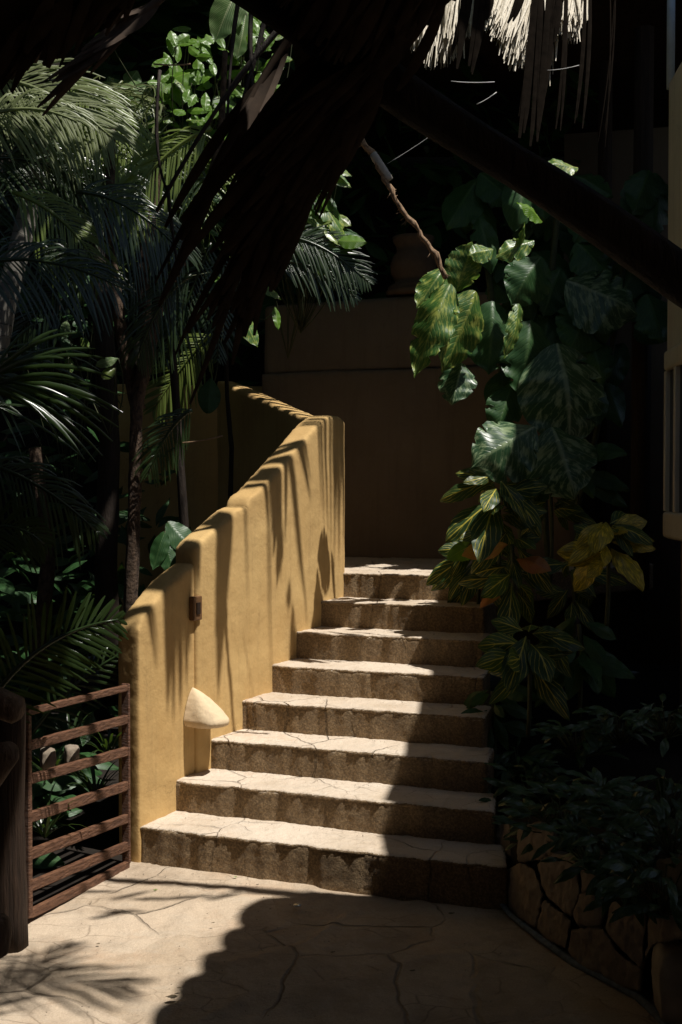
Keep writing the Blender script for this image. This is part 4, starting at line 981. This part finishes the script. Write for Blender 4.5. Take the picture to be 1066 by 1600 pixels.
# broad leaves
def leafy(name, items, label, base, cat='plant', stem=True, grp=None):
    t = thing(name, W(*base), label, cat, grp); sm = MB()
    for i, (b, tp, wp, d, mt, shp, nt_, fc) in enumerate(items):
        m = MB(); leaf(m, W(*b, d + .02), W(*tp, d - .03), face(*fc), wp * d / FPX, .15, .2, .015, nt_, shp, 20, 6, i + len(label)); m.build('leaf', M[mt], t)
        if stem and (len(items) < 30 or i % 5 == 0): tube(sm, bez(W(*b, d + .02), W(b[0] + 25 * math.sin(i), b[1] + 60, d + .1), W(*base), 8), .004 if len(items) < 30 else .003, 5)
    if stem and not sm.v: stem = False
    if stem: sm.build('stems', M['stem'], t)
    return t
leafy('broadleaf_plant', [((372, -20), (335, 62), 62, 6.6, 'stripe', 'heart', 0, (.2, .5)), ((385, 20), (372, 90), 40, 6.7, 'stripe', 'heart', 0, (.6, .5)), ((330, 95), (310, 55), 24, 6.6, 'broad', 'heart', 0, (.3, .8)),
    ((335, 150), (375, 175), 46, 6.7, 'stripe', 'heart', 0, (.4, .7)), ((300, 60), (330, 75), 30, 6.7, 'broad', 'heart', 0, (.4, .8)), ((275, 100), (285, 165), 52, 6.8, 'broad', 'heart', 0, (.5, .3)), ((320, 110), (250, 125), 34, 6.7, 'broad', 'heart', 0, (.3, .8)),
    ((262, 118), (252, 160), 40, 6.9, 'broad', 'heart', 0, (.5, .3)), ((165, 50), (148, 62), 20, 6.6, 'broad', 'heart', 0, (.4, .8)), ((360, 205), (345, 235), 26, 6.7, 'broad', 'heart', 0, (.4, .7)), ((300, 130), (330, 118), 24, 6.6, 'broad', 'heart', 0, (.4, .8))],
    'plant with big ribbed and bright green sunlit leaves at the top left', (300, 260, 7.2))
leafy('broadleaf_plant', [((170, 120), (205, 165), 64, 6.9, 'stripe', 'oval', 0, (.3, .6)), ((235, 140), (180, 135), 50, 6.8, 'stripe', 'oval', 0, (.3, .6)), ((180, 160), (245, 175), 40, 6.9, 'stripe', 'oval', 0, (.3, .6)), ((215, 110), (200, 130), 30, 6.9, 'stripe', 'oval', 0, (.3, .6))],
    'dim broad ribbed leaves behind the pale palm fronds', (210, 300, 7.2))
rs = random.Random(71)
it = []
for i in range(26):
    x, y = rs.uniform(120, 195), rs.uniform(235, 275); it.append(((x, y), (x + rs.uniform(-18, 18), y + rs.uniform(2, 14)), 13, rs.uniform(6.0, 6.3), 'broad', 'ellipse', 0, (rs.uniform(0, .6), rs.uniform(.3, 1))))
leafy('small_leaved_bush', it, 'sprig of small bright leaves below the pale palm fronds', (160, 330, 6.4), 'bush')
leafy('broadleaf_plant', [((500, 262), (550, 290), 36, 7.0, 'pothos', 'heart', 0, (.3, .8)), ((495, 300), (545, 380), 42, 7.0, 'pothos', 'heart', 2, (.5, .5)), ((475, 330), (520, 355), 40, 7.0, 'pothos', 'heart', 0, (.4, .7)), ((470, 300), (455, 375), 52, 7.1, 'stripe', 'heart', 0, (.3, .3)),
    ((455, 240), (475, 215), 24, 7.0, 'broad', 'heart', 0, (.6, .5)), ((430, 265), (410, 295), 24, 7.1, 'broad', 'heart', 0, (.6, .5)), ((505, 265), (515, 300), 22, 6.9, 'broad', 'heart', 0, (.6, .5)), ((440, 300), (420, 330), 30, 7.2, 'broad', 'heart', 0, (.4, .5)), ((485, 250), (500, 275), 24, 6.9, 'broad', 'heart', 0, (.3, .8)), ((520, 330), (500, 300), 28, 7.0, 'broad', 'heart', 0, (.5, .8))],
    'cluster of sunlit yellow-green leaves left of the vine root', (470, 430, 7.2))
leafy('broadleaf_plant', [((372, 485), (404, 540), 36, 6.8, 'pothos', 'heart', 0, (.5, .4)), ((390, 435), (440, 465), 24, 6.9, 'pothos', 'heart', 0, (.4, .8)), ((335, 430), (370, 450), 30, 7.0, 'broad', 'heart', 0, (.4, .7)), ((330, 590), (325, 645), 36, 7.2, 'pothos_dark', 'oval', 0, (.2, .5)), ((105, 415), (120, 465), 28, 7.0, 'stripe', 'oval', 0, (.2, .5)), ((430, 480), (436, 515), 16, 6.9, 'broad', 'heart', 0, (.5, .2))],
    'hanging leaves before the shaded walls, one green leaf pointing down', (360, 420, 7.2))
leafy('broadleaf_plant', [((258, 830), (238, 890), 34, 5.75, 'pothos_dark', 'heart', 0, (-.1, .3)), ((285, 860), (300, 918), 60, 5.7, 'pothos_dark', 'heart', 0, (.2, .5)), ((262, 815), (312, 870), 50, 5.8, 'pothos_dark', 'heart', 0, (.3, .7)), ((258, 850), (275, 900), 40, 5.75, 'pothos_dark', 'heart', 0, (.1, .6))],
    'dark leaves drooping over the step in the ochre wall top', (270, 960, 5.9))
leafy('broadleaf_plant', [((180, 575), (160, 590), 18, 6.0, 'frond_light', 'oval', 0, (.5, .6)), ((185, 560), (150, 570), 18, 6.0, 'stripe', 'oval', 0, (.5, .6)), ((140, 605), (110, 620), 20, 6.0, 'broad', 'oval', 0, (.5, .6)), ((105, 500), (100, 525), 16, 6.0, 'stripe', 'oval', 0, (.5, .6))],
    'few sunlit leaves behind the fan palm tips', (170, 680, 6.1))
rs = random.Random(72)
for name, n, xr, yr, dr_, size, mt, lb, base in (('leafy_sapling', 60, (245, 345), (40, 190), (6.4, 6.9), 24, 'broad', 'sapling thick with small bright green leaves between the roof edge and the ribbed leaves', (300, 420, 7)),
        ('leafy_sapling', 46, (330, 460), (-10, 150), (6.5, 7.0), 26, 'broad', 'sapling with bright and yellowish leaves at the top centre behind the hanging lianas', (380, 420, 7.1)),
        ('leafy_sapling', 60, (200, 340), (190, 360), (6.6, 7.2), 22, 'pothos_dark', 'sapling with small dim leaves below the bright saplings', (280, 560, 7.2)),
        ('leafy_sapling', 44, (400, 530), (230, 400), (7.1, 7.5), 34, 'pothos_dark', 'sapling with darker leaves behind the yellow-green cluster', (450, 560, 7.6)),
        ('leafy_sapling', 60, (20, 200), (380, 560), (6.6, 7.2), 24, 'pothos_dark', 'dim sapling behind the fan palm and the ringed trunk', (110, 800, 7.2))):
    it = []
    for i in range(n):
        x, y = rs.uniform(*xr), rs.uniform(*yr); a = rs.uniform(-.3, 3.4); L = size * rs.uniform(.7, 1.5)
        it.append(((x, y), (x + math.cos(a) * L, y + math.sin(a) * L * .8 + 3), size * rs.uniform(.5, .8), rs.uniform(*dr_), mt if rs.random() < .85 else 'pothos', 'heart', 0, (rs.uniform(-.2, .9), rs.uniform(.1, 1))))
    leafy(name, it, lb, base, 'sapling')
# tangle of drooping dry and green leaflets catching small lights
for k, (xr, yr, d, n, mt, lb) in enumerate((((60, 260), (140, 300), 6.0, 120, 'frond_pale', 'tangle of fine pale drooping leaflets at the top left'), ((180, 420), (220, 420), 6.8, 120, 'frond_light', 'tangle of fine green leaflets between the tree limbs'), ((0, 180), (230, 420), 6.4, 110, 'frond', 'tangle of fine dark leaflets round the ringed trunk'))):
    mb = MB(); c = W((xr[0] + xr[1]) / 2, yr[0] - 20, d); sp_ = bez(W(xr[0], yr[0] + 20, d), c, W(xr[1], yr[0] + 30, d), 14); tube(mb, sp_, .006, 5)
    for i in range(n):
        q = sp_[rs.randrange(14)] + Vector((0, rs.uniform(-.2, .2), 0)); x, y = rs.uniform(*xr), rs.uniform(*yr)
        e = W(x, y, d + rs.uniform(-.2, .2)); m_ = (q + e) / 2 + Vector((rs.uniform(-.1, .1), 0, .12))
        blade(mb, bez(q, m_, e, 7), rs.uniform(.006, .013), (rs.uniform(-1, 1), .3, 1))
    tag(mb.build('palm_frond', M[mt]), lb, 'palm frond', 'palm fronds in the left foliage')
it = []
for i in range(26):
    x, y = rs.uniform(425, 545), rs.uniform(205, 385); L = rs.uniform(26, 52); a = rs.uniform(-.2, 1.9)
    it.append(((x, y), (x + math.cos(a) * L, y + math.sin(a) * L), L * rs.uniform(.5, .75), rs.uniform(6.85, 7.15), rs.choice(['broad', 'pothos', 'broad', 'frond_light']), 'heart', 0, (rs.uniform(.1, .9), rs.uniform(.2, .9))))
leafy('leafy_sapling', it, 'sapling with bright yellow-green leaves between the dark frond mass and the vine root', (470, 520, 7.4), 'sapling')
# low plants behind the gate
for i, (x, y, d) in enumerate(((80, 1205, 5.2), (150, 1230, 5.4), (70, 1290, 4.8), (170, 1170, 5.4), (110, 1150, 5.6))):
    rs = random.Random(300 + i); b = W(x, y + 20, d); m = MB()
    for k in range(26):
        a = rs.uniform(0, 6.28); L = rs.uniform(.12, .26); e = b + Vector((math.cos(a) * L * .8, math.sin(a) * L * .6, rs.uniform(.02, .2)))
        blade(m, bez(b, (b + e) / 2 + Vector((0, 0, .08)), e, 6), .014, (math.sin(a), -math.cos(a), .2))
    tag(m.build('grassy_plant', M['frond']), 'spiky low plant ' + ['behind the middle gate slats', 'behind the right half of the gate', 'behind the lower left gate slats', 'behind the top slat near the wall end', 'behind the top slats, dim'][i], 'plant', 'low spiky plants behind the gate')
for i, (x, y) in enumerate(((75, 1185), (112, 1180))):
    p = W(x, y, 4.8 + i * .3); o = boulder(p.x, p.y, p.z, .035, .05, .05, .4, 90 + i, None, 'garden_rock'); tag(o, ['pale rock seen behind the second gate slat', 'tan rock behind the gate next to the pale rock'][i], 'rock', 'rocks behind the gate')

# ---------------------------------------------------------------- dense dark vegetation and hillside behind
def leaf_cloud(name, boxes, n, mat, seed, size=(.12, .3)):
    rs = random.Random(seed); m = MB()
    for i in range(n):
        x0, x1, y0, y1, z0, z1 = boxes[i % len(boxes)]
        b = Vector((rs.uniform(x0, x1), rs.uniform(y0, y1), rs.uniform(z0, z1))); L = rs.uniform(*size)
        a = rs.uniform(0, 6.283); dv = Vector((math.cos(a), math.sin(a) * .7, rs.uniform(-.9, .4))).normalized()
        leaf(m, b, b + dv * L, Vector((rs.uniform(-.5, .5), -.6, .8)), L * rs.uniform(.25, .5), .25, .2, .02, 0, 'ellipse', 5, 2, i)
    return m.build(name, mat)
tag(leaf_cloud('undergrowth', [(-3.6, -1.2, 7.6, 8.6, 0, 3.2), (-3.8, -.3, 9.4, 10.6, 1.5, 5.5), (-3.6, -1.5, 6.6, 7.6, 0, 1.4), (-2.4, -1.55, 5.0, 6.6, -.02, .25)], 1700, M['pothos_dark'], 5), 'dense dark leaves filling the bed behind the trunks', 'undergrowth', kind='stuff')
tag(leaf_cloud('rear_foliage', [(-.6, 2.2, 9.5, 10.4, 3.0, 5.6), (-4, 0, 10.6, 11.4, 3.5, 7)], 900, M['pothos_dark'], 6, (.2, .45)), 'dark leaves rising behind the rear wall', 'foliage', kind='stuff')
# crowns added overhead for shade (above the picture), gaps cut to let sun patches through
gaps = [(W(*a), r) for *a, r in WINDOWS]
gaps = [(sunspace(p), r) for p, r in gaps]
def crown(n, xr, yr, zr, size, seed, keep):
    rs = random.Random(seed); m = MB()
    for i in range(n):
        qx, qy = rs.uniform(*xr), rs.uniform(*yr); a = rs.uniform(0, 6.28); L = rs.uniform(*size)
        if not keep(qx, qy): continue
        dv = Vector((math.cos(a), math.sin(a), rs.uniform(-.3, .1)))
        if any((Vector((qx, qy, 0)) + dv * L * k - Vector((g.x, g.y, 0))).length < r for g, r in gaps for k in (0, .5, 1)): continue
        z = rs.uniform(*zr); b = lift((qx, qy, 0), z)
        leaf(m, b, b + dv * L, Vector((0, 0, 1)), L * .55, .15, .1, .02, 0, 'ellipse', 5, 2, i)
    return m
m = crown(3600, (-6.5, -1.2), (3.4, 11), (5.6, 6.6), (.25, .5), 91, lambda x, y: not (x > -1.75 and y > 3.9 and y < 9.3) and (x < -1.6 or y > 3.9) and noise.noise(Vector((x * 4.2, y * 4.2, 1.7))) < .24)
rt_ = thing('added_rear_tree', (4.5, 13, 0), 'tall dark shade tree above the rear roof', 'tree')
crown(2200, (-8, 6), (9.6, 17), (7.4, 8.6), (.5, .95), 92, lambda x, y: True).build('crown', M['pothos_dark'], rt_)
mt_ = MB(); tube(mt_, [(4.5, 13, -.05), (4.3, 12.5, 4), (3.6, 11, 8)], [.2, .16, .08], 10); mt_.build('trunk', M['bark'], rt_)
ct = thing('added_shade_tree', lift((-4.6, 4, 0), 6) * 1.0, 'tall leafy shade tree above the left planting', 'tree')
m.build('crown', M['pothos_dark'], ct)
m = MB(); tube(m, [(-3.6, 6.5, 0), (-3.3, 6.3, 2.5), (-2.6, 5.6, 5.6)], [.12, .1, .06], 10, 1, .04, rs); m.build('trunk', M['bark'], ct)
# hillside closing the view at the back and left
m = MB(); vs = []; nx, ny = 60, 20
for j in range(ny + 1):
    for i in range(nx + 1):
        x = -9 + 20 * i / nx; t = j / ny; y = 11.5 + 3.0 * t + .5 * noise.noise(Vector((x * .5, t * 5, 0))); z = -.1 + 13 * t
        vs.append((x, y, z + .3 * noise.noise(Vector((x, t * 9, 4)))))
m.add(vs, [[j * (nx + 1) + i, j * (nx + 1) + i + 1, (j + 1) * (nx + 1) + i + 1, (j + 1) * (nx + 1) + i] for j in range(ny) for i in range(nx)])
tag(m.build('hillside', M['soil']), kind='structure')
m = MB(); vs = []
for j in range(11):
    for i in range(31):
        y = -6 + 20 * i / 30; t = j / 10; x = -5.6 - 2.5 * t + .4 * noise.noise(Vector((y * .5, t * 5, 9))); vs.append((x, y, -.1 + 9 * t))
m.add(vs, [[j * 31 + i, (j + 1) * 31 + i, (j + 1) * 31 + i + 1, j * 31 + i + 1] for j in range(10) for i in range(30)])
tag(m.build('hill_bank', M['soil']), kind='structure')

# ---------------------------------------------------------------- litter on the paving
for i, (x, y, L, mt, lb) in enumerate(((258, 1561, .045, 'dead', 'curled greenish dead leaf on the sunlit paving'), (239, 1393, .022, 'frond_light', 'tiny yellow-green leaf under the straight shadow line'), (364, 1373, .02, 'frond_light', 'tiny yellow leaf at the foot of the first step'), (276, 1547, .02, 'dead', 'tiny brown leaf scrap next to the curled dead leaf'), (516, 1491, .02, 'dead', 'leaf scrap in the shade on the paving'), (330, 1445, .015, 'dead', 'small brown leaf crumb in the middle of the sunlit paving'), (150, 1478, .016, 'dead', 'brown leaf crumb between the feathery shadow and the gate'), (400, 1385, .014, 'dead', 'leaf crumb lying on the straight shadow line'), (700, 1430, .03, 'dead', 'dry leaf in the shade near the foot of the boulder wall'), (640, 1520, .022, 'dead', 'small dry leaf in the shade at the bottom centre'))):
    p = G(x, y) + Vector((0, 0, .008)); m = MB(); leaf(m, p, p + Vector((L, L * .3, .003)), Vector((0, -.2, 1)), L * .5, .3, .4, .04, 0, 'ellipse', 8, 3, i)
    tag(m.build('fallen_leaf', M[mt]), lb, 'leaf', 'fallen leaves on the paving')
rs = random.Random(55); m = MB()
for i in range(420):
    if rs.random() < .6:
        x, y = rs.uniform(-1.1, 1.0), rs.uniform(3.6, 5.2) if rs.random() < .6 else rs.uniform(4.9, 5.3); z = GZ + .004
        if (Vector((x, y, 0)) - P0).dot(U) > -.03: continue
    else:
        k = rs.randint(1, 8); q = nose(k, rs.uniform(left_m(k) + .1, left_m(k) + 1.2)) + U * rs.uniform(.17, .25); x, y, z = q.x, q.y, k * H + .003
    r_ = rs.uniform(.0015, .0045); a = rs.uniform(0, 6.28)
    vs = [(x + r_ * rs.uniform(.6, 1.4) * math.cos(a + t), y + r_ * rs.uniform(.6, 1.4) * math.sin(a + t), z) for t in (0, 2.1, 4.2)] + [(x, y, z + r_ * rs.uniform(.5, 1))]
    m.add(vs, [[0, 1, 3], [1, 2, 3], [2, 0, 3], [2, 1, 0]])
tag(m.build('grit', M['boulder'], None, False), 'fine grit and crumbs scattered on the paving and treads', 'grit', kind='stuff')
p = G(465, 1417) + Vector((0, 0, .006)); mb = lathe(MB(), [(.017, 0), (.017, .004), (.013, .007), (.004, .0075)], p, 16)
tag(mb.build('bottle_cap', M['cap_metal']), 'small silvery bottle cap lying in the shade on the paving', 'bottle cap')
